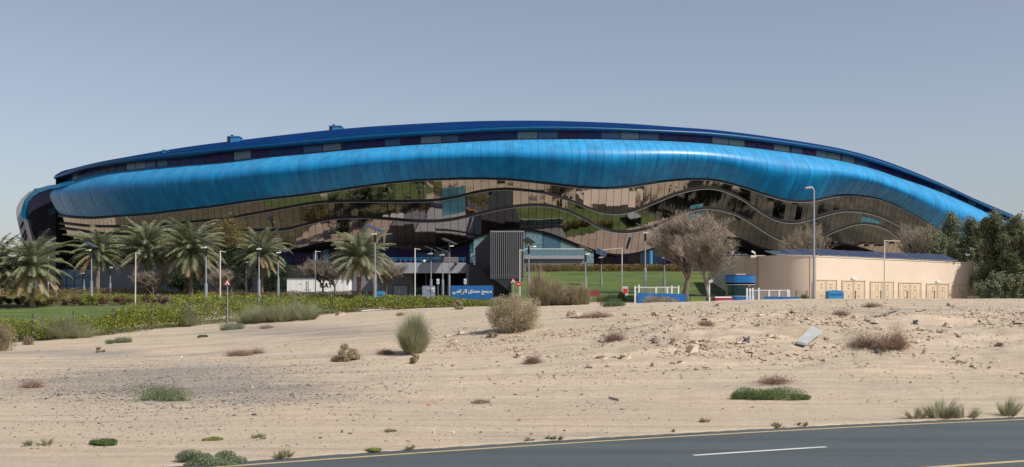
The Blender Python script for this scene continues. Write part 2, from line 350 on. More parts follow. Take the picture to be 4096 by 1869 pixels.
def gz(X, Y):
    X = np.asarray(X, float); Y = np.asarray(Y, float); sh = np.broadcast(X, Y).shape
    x = np.broadcast_to(X, sh).ravel(); y = np.broadcast_to(Y, sh).ravel()
    xc = np.clip(x, -160, 170); yc = np.clip(y, 8, 300); out = np.zeros(len(x))
    for i in range(0, len(x), 40000):
        q = np.stack([xc[i:i + 40000], yc[i:i + 40000]], 1) / 50
        r = np.linalg.norm(q[:, None] - CP[None, :, :2] / 50, axis=2)
        out[i:i + 40000] = U(r) @ TW[:-3] + TW[-3] + q @ TW[-2:]
    dist = sst(y, 30, 44) * (1 - sst(y, 95, 120))
    face = np.exp(-((y - 57) / 7.)**2) * sst(x, -2, 10)
    out = out + dist * (.10 * fbm(x / 5, y / 4) + .05 * fbm(x / 1.2, y / 1.0, 3)) + face * (.42 * fbm(x / 2.6, y / 1.6, 4) + .25 * np.abs(fbm(x / 1.5 + 9, y / 1.1, 3)))
    out = out + sst(y, 28, 36) * (1 - sst(y, 95, 110)) * .025 * fbm(x / .5, y / .45, 2)
    v = roadV(x, y)
    w = 1 - sst(v, .7, 5.0); w = np.where(v < -9, sst(v, -14, -9), w)
    out = out * (1 - w) + w * (.03 + .02 * fbm(x / 1.5, y / 1.5, 3))
    out = np.where((v < .62) & (v > -8.9), -.08, out)
    return out.reshape(sh)
def g1(X, Y): return float(gz(np.array([X]), np.array([Y]))[0])
def seg(*s):
    o = [s[0][0]]
    for a, b, d in s: n = max(1, int(round((b - a) / d))); o += list(a + (b - a) * (np.arange(1, n + 1) / n))
    return np.array(o)
gx = seg((-1800, -300, 150), (-300, -80, 12), (-80, -40, 1.5), (-40, 45, .22), (45, 90, 1.5), (90, 300, 12), (300, 1800, 150))
gy = seg((-60, 20, 5), (20, 26, .5), (26, 44, .13), (44, 72, .17), (72, 100, .4), (100, 160, 1.5), (160, 300, 8), (300, 3500, 200))
GX, GY = np.meshgrid(gx, gy, indexing='ij'); GZ = gz(GX, GY)
mb = MB(); mb.grid(np.stack([GX, GY, GZ], -1)); gnd = mb.build('sand_ground', M_sand); tag(gnd, kind='structure')
px_ = 2048 + GX / np.maximum(GY, 1) * F; py_ = HY + (H - GZ) / np.maximum(GY, 1) * F
gr = .50 * np.exp(-((px_ - 750) / 700)**2 - ((py_ - 1530) / 75)**2) + .38 * np.exp(-((px_ - 1200) / 500)**2 - ((py_ - 1325) / 26)**2)
gr = gr + .34 * np.exp(-((px_ - 250) / 600)**2 - ((py_ - 1412) / 17)**2) + .16 * np.exp(-((px_ - 3600) / 700)**2 - ((py_ - 1240) / 30)**2) + .12 * np.exp(-((px_ - 3300) / 500)**2 - ((py_ - 1570) / 40)**2)
at = gnd.data.attributes.new('gravel', 'FLOAT', 'POINT'); at.data.foreach_set('value', np.where(GY > 20, gr, 0).ravel().astype(np.float32))
def hit(px, py, y0=27, y1=135):
    Y = np.arange(y0, y1, .1); X = (px - 2048) / F * Y; z = gz(X, Y); yy = HY + (H - z) / Y * F
    k = np.argmax(yy <= py) if (yy <= py).any() else int(np.argmin(yy))
    return np.array([X[k], Y[k], z[k]])
# road
def ribbon(name, v0, v1, z, m, x0=-250, x1=260, step=1.0):
    X = np.arange(x0, x1 + step, step); Xc = np.clip(X, -14, 24); s = 2 * rc[0] * Xc + rc[1]; Ln = np.sqrt(1 + s * s); nx, ny = -s / Ln, 1 / Ln; Yr = roadY(X)
    rows = [np.stack([X + nx * v, Yr + ny * v, np.full(len(X), z)], -1) for v in (v0, v1)]
    b = MB(); b.grid(np.stack(rows, 0), flip=False); o = b.build(name, m); return o
# asphalt with slightly ragged far edge
X = np.arange(-250, 260, .25); Xc = np.clip(X, -14, 24); s = 2 * rc[0] * Xc + rc[1]; Ln = np.sqrt(1 + s * s); nx, ny = -s / Ln, 1 / Ln; Yr = roadY(X)
rows = []
for v in np.linspace(-9.0, .78, 8):
    vv = v + (.10 * fbm(X / 1.3, X * 0 + 3, 3) if v > .7 else 0); rows.append(np.stack([X + nx * vv, Yr + ny * vv, np.full(len(X), .0)], -1))
b = MB(); b.grid(np.stack(rows, 0)); tag(b.build('road', M_asph), kind='structure')
tag(ribbon('road_line_yellow', -.085, .085, .006, M_yel), kind='structure')
tag(ribbon('road_line_yellow', -7.2, -6.98, .006, M_yel), kind='structure')
for a, c in ((-16.5, -7.6), (3.5, 7.45), (20.5, 25.0), (33, 42)):
    tag(ribbon('road_dash_white', -3.38, -3.22, .006, M_whl, a, c, .5), kind='structure')

# ------------------------------------------------------------------ stadium
CV = {k: crv(v) for k, v in dict(
 ridge=[(215, 705), (238, 690), (298, 672), (357, 657), (417, 644), (506, 628), (596, 612), (774, 584), (1000, 556), (1198, 533), (1436, 510), (1674, 495), (1900, 485), (2157, 483), (2336, 487), (2515, 495), (2700, 508), (2836, 518), (2972, 533), (3109, 552), (3245, 573), (3368, 596), (3504, 632), (3640, 681), (3777, 739), (3913, 801), (4049, 859), (4300, 975)],
 eave=[(215, 707), (298, 673), (417, 646), (506, 632), (596, 620), (774, 602), (900, 591), (1079, 575), (1257, 557), (1436, 541), (1615, 529), (1793, 520), (1979, 510), (2157, 505), (2336, 507), (2515, 514), (2700, 522), (2836, 529), (2972, 542), (3109, 559), (3245, 579), (3368, 601), (3504, 637), (3640, 686), (3777, 743), (3913, 805), (4049, 863), (4300, 979)],
 wtop=[(222, 716), (256, 706), (357, 676), (447, 661), (596, 642), (774, 626), (900, 608), (1079, 593), (1257, 578), (1436, 563), (1615, 548), (1793, 538), (1979, 527), (2157, 523), (2336, 523), (2515, 527), (2693, 535), (2800, 541), (2904, 551), (3109, 576), (3245, 595), (3400, 624), (3504, 654), (3606, 688), (3709, 726), (3811, 767), (3947, 831), (4300, 990)],
 ttop=[(200, 745), (247, 731), (298, 721), (357, 706), (417, 694), (536, 682), (655, 670), (774, 661), (893, 652), (1079, 630), (1257, 614), (1436, 597), (1615, 584), (1793, 574), (1979, 564), (2157, 560), (2336, 559), (2515, 562), (2693, 568), (2836, 577), (2972, 590), (3109, 607), (3245, 626), (3402, 654), (3504, 681), (3606, 716), (3709, 750), (3811, 790), (3954, 855), (4300, 1010)],
 tbot=[(180, 850), (220, 857), (268, 866), (357, 873), (476, 866), (596, 858), (715, 843), (834, 830), (1019, 803), (1198, 783), (1317, 767), (1436, 749), (1555, 733), (1674, 722), (1793, 717), (1919, 715), (2038, 719), (2157, 731), (2276, 745), (2396, 754), (2485, 751), (2574, 739), (2664, 725), (2768, 717), (2836, 719), (2904, 731), (2972, 750), (3041, 773), (3109, 795), (3177, 807), (3245, 804), (3313, 790), (3368, 782), (3436, 784), (3504, 794), (3572, 818), (3640, 852), (3709, 893), (3746, 914), (3900, 985), (4300, 1150)],
 t1=[(180, 885), (238, 892), (357, 905), (506, 906), (655, 900), (774, 888), (893, 876), (1019, 855), (1138, 833), (1257, 813), (1376, 806), (1496, 806), (1615, 807), (1734, 803), (1823, 790), (1919, 767), (2008, 758), (2098, 762), (2187, 775), (2276, 801), (2336, 825), (2396, 846), (2455, 855), (2515, 850), (2574, 831), (2634, 806), (2693, 781), (2753, 763), (2836, 753), (2904, 766), (2972, 797), (3041, 843), (3109, 879), (3177, 891), (3245, 879), (3313, 859), (3368, 846), (3436, 846), (3504, 859), (3572, 886), (3640, 923), (3700, 962), (3850, 1050), (4300, 1180)],
 t2=[(180, 905), (238, 912), (400, 935), (600, 935), (740, 928), (858, 921), (1019, 923), (1138, 918), (1228, 896), (1317, 877), (1436, 871), (1555, 878), (1674, 887), (1793, 882), (1919, 855), (2038, 830), (2157, 822), (2217, 828), (2276, 846), (2336, 873), (2396, 906), (2455, 925), (2515, 930), (2574, 923), (2634, 907), (2693, 880), (2768, 846), (2836, 834), (2904, 842), (2972, 865), (3041, 903), (3109, 944), (3177, 970), (3230, 974), (3294, 959), (3345, 933), (3396, 911), (3436, 898), (3491, 896), (3559, 916), (3606, 947), (3668, 995), (3800, 1080), (4300, 1190)],
 gbot=[(180, 925), (238, 935), (400, 965), (600, 990), (858, 988), (1000, 998), (1138, 1001), (1198, 988), (1257, 975), (1320, 967), (1388, 966), (1480, 982), (1569, 996), (1640, 1001), (1734, 994), (1793, 982), (1860, 962), (1961, 932), (2026, 920), (2086, 917), (2157, 923), (2217, 938), (2276, 960), (2336, 983), (2396, 1002), (2455, 1016), (2515, 1020), (2574, 1013), (2634, 998), (2740, 968), (2840, 952), (2933, 948), (2963, 950), (3011, 960), (3059, 982), (3120, 1000), (3180, 1015), (3250, 1020), (3310, 990), (3345, 966), (3400, 974), (3441, 979), (3495, 993), (3543, 1008), (3600, 1030), (3800, 1110), (4300, 1195)]).items()}
plan = crv([(222, 206), (300, 199), (400, 193.5), (700, 183), (1000, 176.5), (1400, 171.5), (1900, 169), (2300, 170), (2700, 174), (3100, 181.5), (3500, 193), (3900, 211), (4200, 232), (4420, 254)])
pp = np.linspace(238, 4330, 3000); PX = (pp - 2048) / F * plan(pp); PY = plan(pp)
arc = np.concatenate([[0], np.cumsum(np.hypot(np.diff(PX), np.diff(PY)))]); NS = int(arc[-1] / 1.22); sarc = np.linspace(0, arc[-1], NS + 1)
def station(s):
    s = np.asarray(s, float); x = np.interp(s, arc, PX); y = np.interp(s, arc, PY); e = .5
    dx = np.interp(s + e, arc, PX) - np.interp(s - e, arc, PX); dy = np.interp(s + e, arc, PY) - np.interp(s - e, arc, PY)
    L = np.hypot(dx, dy); return x, y, dy / L, -dx / L
# smooth the normals
ss = np.linspace(0, arc[-1], 600); _, _, nX, nY = station(np.clip(ss, .6, arc[-1] - .6))
ker = np.ones(31) / 31; nX = np.convolve(np.pad(nX, 15, 'edge'), ker, 'valid'); nY = np.convolve(np.pad(nY, 15, 'edge'), ker, 'valid')
def off(s, o):
    x = np.interp(s, arc, PX); y = np.interp(s, arc, PY); a = np.interp(s, ss, nX); b_ = np.interp(s, ss, nY); l = np.hypot(a, b_)
    return x + a / l * o, y + b_ / l * o
def pt(s, o, curve=None, dy=0, frac=None, c2=None, dz=0):
    x, y = off(s, o); q = 2048 + x / y * F; yy = CV[curve](q)
    if frac is not None: yy = yy * (1 - frac) + CV[c2](q) * frac
    return np.stack([x, y, H + (HY - yy - dy) / F * y + dz], -1)
s_of = lambda px: np.interp(px, pp, arc)
root_loc = np.array([0, 176, 3.3])
SCX = thing('sports_arena', 'huge long low arena with bulging bright blue metal band over wavy mirrored bronze glass', 'arena', tuple(root_loc))
def part(b, name, m, parent=SCX): return b.build(name, m, parent, root_loc)
tp = np.clip((sarc / arc[-1]), 0, 1); wd = np.sin(np.pi * np.clip(tp, 0.0, 1))**.55
# roof
def roofrows(S):
    w = np.sin(np.pi * np.clip(S / arc[-1], 0, 1))**.6
    e = pt(S, .7, 'eave'); x, y = off(S, .7)
    rows = [e]
    for fr in (.33, .66, 1.0):
        yy = y + 15 * w * fr; xx = x; q = 2048 + xx / yy * F
        sc = CV['eave'](q) * (1 - math.sin(fr * math.pi / 2)) + CV['ridge'](q) * math.sin(fr * math.pi / 2)
        rows.append(np.stack([xx, yy, H + (HY - sc) / F * yy], -1))
    r = rows[-1]
    for d, dz in ((12, -.3), (30, -2), (50, -5), (68, -9)):
        rows.append(np.stack([r[:, 0], r[:, 1] + d * w, r[:, 2] + dz * w], -1))
    return rows
rr = roofrows(sarc); b = MB(); b.grid(np.stack(rr, 1), flip=True); part(b, 'roof', M_roofblue)
b = MB(); back = rr[-1]; b.grid(np.stack([back, np.stack([back[:, 0], back[:, 1], np.full(len(back), 3.0)], -1)], 1), flip=True); part(b, 'back_wall', M_greyd)
# rounded fascia
b = MB(); rows = []
for o, c, fr in ((.62, 0, None), (.85, 0.25, 1), (.80, .6, 1), (.5, .92, 1), (-.3, 1.0, 1), (-1.3, .98, 1)):
    rows.append(pt(sarc, o, 'eave') if fr is None else pt(sarc, o, 'eave', frac=c, c2='wtop'))
b.grid(np.stack(rows, 1), flip=False)
# rounded left tip of the fascia
tipc = pt(0.0, .0, 'eave', frac=.5, c2='wtop')
for k in range(1): b.sphere(tipc + np.array([.6, 1.2, 0]), (1.9, 2.2, .45), 0, 16, 8)
part(b, 'fascia', M_fascia)
x0, y0 = off(0.0, 0.0); n0 = np.array([float(np.interp(0, ss, nX)), float(np.interp(0, ss, nY))]); n0 /= np.linalg.norm(n0); RC = 3.4; c0 = np.array([float(x0), float(y0)]) - n0 * RC
CAPP = [(r_[0], ) for r_ in rows]; base = np.array([x0, y0]); prof0 = [((r_[0, :2] - base) @ n0, r_[0, 2]) for r_ in rows]
def capgrid(pr, m, name, parent=SCX):
    g = []
    for a in np.linspace(0, R(165), 18):
        ca, sa = math.cos(-a), math.sin(-a); d = np.array([n0[0] * ca - n0[1] * sa, n0[0] * sa + n0[1] * ca]); g.append([np.array([*(c0 + d * (RC + o)), z]) for o, z in pr])
    b = MB(); b.grid(np.array(g), 0, True); return part(b, name, m, parent)
capgrid(prof0, M_fascia, 'fascia_tip'); ze = prof0[0][1]; capgrid([(.62, ze), (-RC * .5, ze + .12), (-RC, ze + .15)], M_roofblue, 'roof_tip')
capgrid([(-1.0, prof0[-1][1] + .1), (-1.0, prof0[-1][1] - 3.2)], M_dark, 'clerestory_tip')
# clerestory windows
b = MB(); b.grid(np.stack([pt(sarc, -1.0, 'wtop', dy=-4), pt(sarc, -1.0, 'ttop', dy=4)], 1)); part(b, 'clerestory_wall', M_dark)
k = 0; s0 = 1.2
while s0 < arc[-1] - 14:
    w = random.choice((2.6, 3.2, 3.2, 3.4)) if s0 > 36 else 2.5
    s1 = min(s0 + w, arc[-1] - 1)
    b = MB(); g = .07
    fa, fb = (.10, .86)
    A = pt(np.array([s0 + g, s1 - g]), -.93, 'wtop', frac=fa, c2='ttop'); B = pt(np.array([s0 + g, s1 - g]), -.93, 'wtop', frac=fb, c2='ttop')
    nrm = np.array([0, .06, 0])
    b.prism([B[0], B[1], A[1], A[0]], nrm, 0)
    part(b, 'window', M_pt[random.choices((0, 1, 2, 3), (4, 3, 2.4, 3))[0]]); s0 = s1 + (.35 if random.random() < .25 else 0)
# blue bulging band
prof = [(-.95, 0), (-.2, -.012), (.7, .02), (1.55, .085), (2.25, .17), (2.65, .25), (2.85, .34), (2.8, .42), (2.5, .52), (2.05, .63), (1.5, .75), (.9, .87), (.2, 1.0)]
bprof = crv([(i / 12, p[0]) for i, p in enumerate(prof)]); cprof = crv([(i / 12, p[1]) for i, p in enumerate(prof)])
tt = np.linspace(0, 1, 25)
def endf(S): return .62 + .38 * sst(S, 0, 26)
b = MB(); gseam = .03
for i in range(NS):
    a, c = sarc[i], sarc[i + 1]; mi = random.choice((0, 0, 1, 2, 3)); jit = random.uniform(-.02, .02)
    cols = []
    for S in (a, a + gseam, (a + c) / 2, c - gseam):
        dip = .03 if S == a else 0
        P_ = np.stack([pt(np.array([S]), float(bprof(t)) * float(endf(S)) - dip + (jit if S not in (a,) else 0), 'ttop', frac=float(cprof(t)), c2='tbot')[0] for t in tt])
        cols.append(P_)
    S = c; P_ = np.stack([pt(np.array([S]), float(bprof(t)) * float(endf(S)) - .03, 'ttop', frac=float(cprof(t)), c2='tbot')[0] for t in tt]); cols.append(P_)
    G = np.stack(cols, 0)
    b.grid(G[0:2], 4, True, True); b.grid(G[1:4], mi, True, True); b.grid(G[3:5], 4, True, True)
part(b, 'blue_band', BLUES + [M_seam])
endprof_top = G0 = np.stack([pt(np.array([0.0]), float(bprof(t)) * float(endf(0)), 'ttop', frac=float(cprof(t)), c2='tbot')[0] for t in tt])
# glass bands; offset varies with height between tbot (1.6) and gbot (-2.9)
def gl(S, cur, fr=0, c2=None, extra=0):
    x, y = off(S, 0); q = 2048 + x / y * F; yy = CV[cur](q)
    if c2: yy = yy * (1 - fr) + CV[c2](q) * fr
    T, B = CV['tbot'](q), 0
    h_ = (yy - T) * 170 / F; o = .1 - (.13 + .10 * sst(q, 2450, 3100)) * h_ - .0115 * h_ * h_ + extra
    xx, y2 = off(S, o); return np.stack([xx, y2, H + (HY - yy) / F * y2], -1)
bands = [('tbot', 't1'), ('t1', 't2'), ('t2', 'gbot')]
teal_refl = [(1775, 1852, 0, .45, 1.0), (1775, 1852, 1, 0, .75), (2775, 2815, 1, .75, 1), (2775, 2815, 2, 0, .3), (3455, 3525, 1, .35, 1)]  # pane spans tinted to stand in for bluish reflections
for bi, (ct, cb) in enumerate(bands):
    b = MB(); bk = MB(); b2 = MB()
    bk.grid(np.stack([gl(sarc, ct, extra=-.12), gl(sarc, cb, extra=-.12)], 1))
    for i in range(NS):
        a, c = sarc[i] + .03, sarc[i + 1] - .03; q = np.interp((a + c) / 2, arc, pp)
        cuts = [0, 1]; tl = None
        for t in teal_refl:
            if t[2] == bi and t[0] <= q <= t[1]: cuts = sorted(set([0, t[3], t[4], 1])); tl = t
        tz = [random.gauss(0, .010) for _ in range(2)]
        for u, v in zip(cuts[:-1], cuts[1:]):
            q4 = []
            nn = 3
            S4 = np.array([a, c])
            top = gl(S4, ct, u, cb); bot = gl(S4, ct, v, cb)
            top[:, 1] += [tz[0], tz[1]]; bot[:, 1] -= [tz[1], tz[0]]
            mm = random.choice((0, 0, 1))
            if tl and abs(u - tl[3]) < 1e-6: mm = 2
            b.quad(bot[0], bot[1], top[1], top[0], mm)
    part(b, 'mirror_glass', [M_glass, M_glassb, M_teal]); part(bk, 'glazing_frame', M_trimd)
def sweep(cur, dz0, dz1, e0, e1, m, name, S=None):
    S = sarc if S is None else S
    A = gl(S, cur, extra=e0); rows = []
    for e, dz in ((e0, dz0), (e1, dz0), (e1, dz1), (e0, dz1)):
        g = gl(S, cur, extra=e); g[:, 2] += dz; rows.append(g)
    b = MB(); b.grid(np.stack(rows, 1), 0, False); part(b, name, m)
for cur in ('tbot', 't1', 't2'):
    sweep(cur, -.10, .26, -.1, .30, M_trimd, 'trim_band'); sweep(cur, -.20, -.13, -.1, .26, M_triml, 'trim_rail')
sweep('gbot', -.16, .05, -.3, .18, M_black, 'edge_trim')
# soffit and recessed base
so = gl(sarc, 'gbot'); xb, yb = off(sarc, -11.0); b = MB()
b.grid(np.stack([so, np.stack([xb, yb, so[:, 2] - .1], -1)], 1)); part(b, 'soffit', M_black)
FL = 8.35
b = MB(); x8, y8 = off(sarc, -10.2); b.grid(np.stack([np.stack([x8, y8, so[:, 2]], -1), np.stack([x8, y8, np.full(len(x8), FL - .9)], -1)], 1)); part(b, 'recess_wall', M_greyd)
b = MB(); x8, y8 = off(sarc, -9.2)
b.grid(np.stack([np.stack([x8, y8, np.full(len(x8), FL - .2)], -1), np.stack([x8, y8, np.full(len(x8), 2.5)], -1)], 1))
x9, y9 = off(sarc, -10.3); b.grid(np.stack([np.stack([x9, y9, np.full(len(x8), FL - .2)], -1), np.stack([x8, y8, np.full(len(x8), FL - .2)], -1)], 1)); part(b, 'plinth_wall', mat('stone_plinth', (.21, .195, .19), .85, var=.2, scale=.8, bump=.3))
def bpt(px, o):
    s = s_of(px); return off(s, o)
def base_panes(p0, p1, w, zf, mats, rows=1, wts=None, name='ground_window', po=-10.0):
    s, e = s_of(p0), s_of(p1)
    while s < e:
        x0, y0 = off(s + .06, po); x1, y1 = off(s + w - .06, po)
        za, zb = float(gl(np.array([s]), 'gbot')[0, 2]) + .1, float(gl(np.array([s + w]), 'gbot')[0, 2]) + .1; zt = min(za, zb)
        if zt > zf + .5:
            b = MB(); hh = (zt - zf) / rows
            for r in range(rows):
                L_ = r == rows - 1; b.prism([(x0, y0, zf + r * hh + .04), (x1, y1, zf + r * hh + .04), (x1, y1, zb if L_ else zf + (r + 1) * hh - .04), (x0, y0, za if L_ else zf + (r + 1) * hh - .04)], (0, .08, 0))
            part(b, name, random.choices(mats, wts)[0] if wts else random.choice(mats))
        s += w
base_panes(560, 1130, 3.2, FL, [M_pt[0], M_pt[1]])
base_panes(1130, 1880, 3.3, FL, [M_pt[3], M_pt[0], M_pt[1], M_pt[2], M_tealp[2]], wts=(5, 2, 2, 2, 3))
base_panes(1885, 2345, 2.9, FL - 1.2, M_tealp, rows=3, wts=(4, 2, 3), po=-4.2)
b = MB(); S_ = np.linspace(s_of(1883), s_of(2347), 30); x8, y8 = off(S_, -4.5); zt_ = gl(S_, 'gbot')[:, 2] + .1; b.grid(np.stack([np.stack([x8, y8, zt_], -1), np.stack([x8, y8, np.full(30, 6.8)], -1)], 1)); part(b, 'glazing_frame', M_trimd)
base_panes(2350, 2860, 2.6, FL, [M_pt[3], M_pt[0], M_pt[1], M_dark], wts=(3, 2, 3, 2))
base_panes(2870, 3010, 2.4, FL, [M_pt[1], M_tealp[1], M_tealp[0]], rows=2)
base_panes(3020, 3560, 3.2, FL, [M_pt[0], M_dark, M_tealp[2]])
for i in range(4):
    b = MB(); xa, xb = 236 + i * 32, 265 + i * 32
    for r in range(3): b.prism([P(xa, 1173 - r * 32, 206), P(xb, 1173 - r * 32, 206), P(xb, 1143 - r * 32, 206), P(xa, 1143 - r * 32, 206)], (0, .1, 0))
    part(b, 'ground_window', mat('shaded_glass_a', (.10, .20, .28), .3) if i % 2 else mat('shaded_glass_b', (.15, .24, .30), .3))
b = MB(); b.prism([P(364, 1064, 206), P(364, 1182, 206), P(720, 1182, 195), P(720, 1052, 195)], (.5, 1, 0)); part(b, 'plinth_wall', M_grey)
b = MB(); b.prism([P(228, 1182, 206.3), P(366, 1182, 206.3), P(366, 1070, 206.3), P(228, 1070, 206.3)], (.5, 1, 0)); part(b, 'glazing_frame', M_trimd)
# blue column under the glass at the right-hand entrance
b = MB(); p = P(2603, 1062, 171); b.tube([p, P(2603, 1003, 171)], .28, 10); part(b, 'column', M_blue2)
# roof vents
for (a_, t_, w_) in ((932, 545, 44), (1340, 503, 44), (656, 600, 10)):
    Y = 176 + 8; lo = P(a_ - w_ / 2, t_ + 18 * w_ / 44 + 8, Y); hi = P(a_ + w_ / 2, t_, Y); b = MB()
    b.box((lo[0], Y, lo[2]), (hi[0], Y + 2.5, hi[2] - .12)); b.box((lo[0] - .1, Y - .1, hi[2] - .12), (hi[0] + .15, Y + 2.6, hi[2] + .02), 0)
    v = part(b, 'roof_vent', M_blue2)
    if w_ > 20:
        b = MB(); b.box((lo[0] - .06, Y - .04, lo[2]), (lo[0] + .5, Y + 2.55, hi[2] - .14)); b.box((lo[0] + .45, Y + .4, hi[2] + .03), (lo[0] + .8, Y + .9, hi[2] + .3)); part(b, 'louvre', M_dark, v)
# ---- left end
Rk = np.vstack([G0[2:], np.stack([gl(np.array([0.0]), 'tbot', f, 'gbot')[0] for f in (.33, .66, 1)])])
nk = len(Rk); tk = np.linspace(0, 1, nk)
Lc = [(140, 752), (120, 778), (109, 805), (106, 835), (109, 870), (114, 900), (120, 930), (124, 948)]
Lx = crv([(i / 7, a) for i, (a, c) in enumerate(Lc)]); Ly = crv([(i / 7, c) for i, (a, c) in enumerate(Lc)])
Lk = np.stack([P(float(Lx(t)), float(Ly(t)), 224) for t in tk])
ncol = 6; cols = []
for j in range(ncol + 1):
    u = j / ncol; base = Rk * (1 - u) + Lk * u
    bul = math.sin(math.pi * u); base = base + bul * np.array([-.5, -1.6, .1]); base[:, 2] -= bul * 1.0 * (1 - tk)**1.5; cols.append(base)
G = np.stack(cols, 0)
b = MB()
def lerp4(G, i, j, g=.03):
    a, c, d, e = G[i, j], G[i + 1, j], G[i + 1, j + 1], G[i, j + 1]; ctr = (a + c + d + e) / 4
    return [p + (ctr - p) * g for p in (a, c, d, e)]
M_ep = mat('end_pane_violet', (.075, .072, .12), .9, .0, var=.25, spec=0)
step = 3
for i in range(ncol):
    for j in range(0, nk - 1, step):
        j2 = min(j + step, nk - 1); a, c, d, e = G[i, j], G[i + 1, j], G[i + 1, j2], G[i, j2]; ctr = (a + c + d + e) / 4
        q = [p + (ctr - p) * .025 for p in (a, c, d, e)]; up = j < nk * .48
        b.quad(q[0], q[1], q[2], q[3], (0 if up else random.choice((1, 1, 2))))
part(b, 'end_glass', [M_ep, mat('pane_black_b', (.018, .018, .026), .8, 0, spec=0), mat('pane_black_glass', (.025, .04, .05), .8, .0, spec=0)])
b = MB(); b.grid(G + np.array([.3, .6, 0])); part(b, 'end_frame', M_trimd)
def plate(outer, inner, Ys, th, m, name, parent=SCX):
    n = len(outer); A = np.array([P(a, c, y) for (a, c), y in zip(outer, Ys)]); B = np.array([P(a, c, y) for (a, c), y in zip(inner, Ys)])
    t = np.array(th, float); b = MB(); b.grid(np.stack([A + t, A, B, B + t], 1), 0, False); return part(b, name, m, parent)
plate([(300, 722), (244, 735), (190, 743), (150, 755), (118, 775), (98, 800), (86, 835), (84, 860), (93, 882)],
      [(300, 736), (244, 748), (195, 757), (157, 770), (130, 787), (113, 808), (105, 835), (102, 860), (108, 884)],
      [197, 199, 204, 209, 213, 216, 218, 219, 219], (1.5, 5, 0), mat('sunlit_stripe_blue', (.0, .36, .72), .5, spec=.2), 'end_stripe')  # stripe blue lightened in its colour to look sunlit at the shaded end
plate([(150, 752), (112, 770), (84, 797), (66, 830), (64, 858), (74, 903), (85, 950), (97, 990), (106, 1020)],
      [(152, 757), (119, 776), (99, 801), (87, 836), (85, 860), (93, 882), (112, 950), (122, 990), (128, 1020)],
      [222, 222, 222, 222, 222, 222, 222, 222, 222], (1, 8, 0), M_silver, 'end_cladding')
plate([(92, 878), (100, 905), (110, 940), (118, 975)], [(107, 877), (115, 903), (125, 940), (133, 975)], [218.5] * 4, (1, 3, 0), M_offwh, 'end_pier')
for (x0, y0, x1, y1) in ((78, 915, 92, 888), (87, 952, 101, 922), (92, 975, 105, 940)):
    b = MB(); b.prism([P(x0, y0, 221.7), P(x0 + 4, y0 - 2, 221.7), P(x1 + 2, y1, 221.7), P(x1 - 2, y1 - 3, 221.7)], (0, .4, 0)); part(b, 'slot', M_black)
b = MB(); b.prism([P(70, 1105, 221), P(150, 1088, 221), P(148, 1185, 221), P(108, 1185, 221)], (2, 8, 0)); part(b, 'end_pier', M_offwh)
b = MB(); b.prism([P(112, 940, 223), P(250, 925, 208), P(250, 1185, 208), P(150, 1185, 223)], (4, 12, 0)); part(b, 'end_base', M_greyd)
b = MB(); b.quad(G[0, -1], G[-1, -1], P(150, 965, 235), P(330, 975, 215)); part(b, 'soffit', M_black)

# ------------------------------------------------------------------ entrance podium and fin tower
POD = thing('entrance_podium', 'grey entrance deck with open parking bay beneath, blue handrail and wooden planter on top', 'podium', (-9, 150, 3.2))
def pd(b, name, m, parent=POD): return b.build(name, m, parent, (-9, 150, 3.2))
def pbox(b, x0, x1, y0, y1, Y, dep, m=0):
    a = P(x0, y1, Y); c = P(x1, y0, Y); b.box((a[0], Y, a[2]), (c[0], Y + dep, c[2]), m)
b = MB(); b.prism([P(1356, 1200, 151), P(1652, 1200, 151), P(1652, 1094, 151), P(1500, 1094, 151), P(1500, 1052, 151), P(1356, 1068, 151)], (0, 10, 0)); pd(b, 'wall', M_grey)
b = MB(); pbox(b, 1500, 1864, 1051, 1093, 147.5, .35); a = P(1500, 1085, 147.85); c = P(1864, 1085, 147.85); b.box((a[0], 147.86, a[2]), (c[0], 162, a[2] + .25)); pd(b, 'deck', M_greyl)
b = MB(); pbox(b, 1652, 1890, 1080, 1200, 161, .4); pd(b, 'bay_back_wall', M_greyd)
b = MB(); pbox(b, 1573, 1632, 1143, 1197, 150.9, .08); d_ = pd(b, 'service_door', M_silver)
b = MB(); pbox(b, 1571, 1634, 1140, 1143, 150.8, .2); pbox(b, 1630, 1634, 1143, 1197, 150.8, .2); pbox(b, 1570.5, 1573, 1143, 1197, 150.8, .2); pd(b, 'door_frame', M_greyd, d_)
for x in (1700, 1790):
    b = MB(); pbox(b, x, x + 8, 1093, 1190, 153, .3); pd(b, 'pillar', M_grey)
b = MB()
for x in range(1560, 1865, 21): a = P(x, 1051, 147.7); b.tube([a, a + np.array([0, 0, .62])], .03, 5)
for dz in (.35, .62): b.tube([P(1500, 1051, 147.7) + np.array([0, 0, dz]), P(1864, 1051, 147.7) + np.array([0, 0, dz])], .035, 5)
pd(b, 'handrail', M_blue2)
tag(POD, 'grey entrance deck over an open dark parking bay, blue handrail along its edge', 'podium')
PLT = thing('slatted_bench', 'orange brown slatted wooden bench box standing on the grey deck', 'bench', tuple(P(1803, 1050, 149)))
b = MB()
for i in range(5): pbox(b, 1772, 1832, 1029 + i * 4.2, 1032.2 + i * 4.2, 149, .8)
b.build('slats', M_wood, PLT, P(1803, 1050, 149)); b = MB(); pbox(b, 1774, 1777, 1030, 1050, 149.1, .7); pbox(b, 1827, 1830, 1030, 1050, 149.1, .7); b.build('frame', M_dark, PLT, P(1803, 1050, 149))
LP = P(1891, 1052, 150)
GLB = thing('globe_lamp', 'white double globe lamp on a thin pedestal beside the fin tower', 'lamp', tuple(LP))
b = MB(); b.sphere(P(1891, 1024, 150), .3); b.sphere(P(1893, 1037, 150), .2); b.build('globe', M_white, GLB, LP)
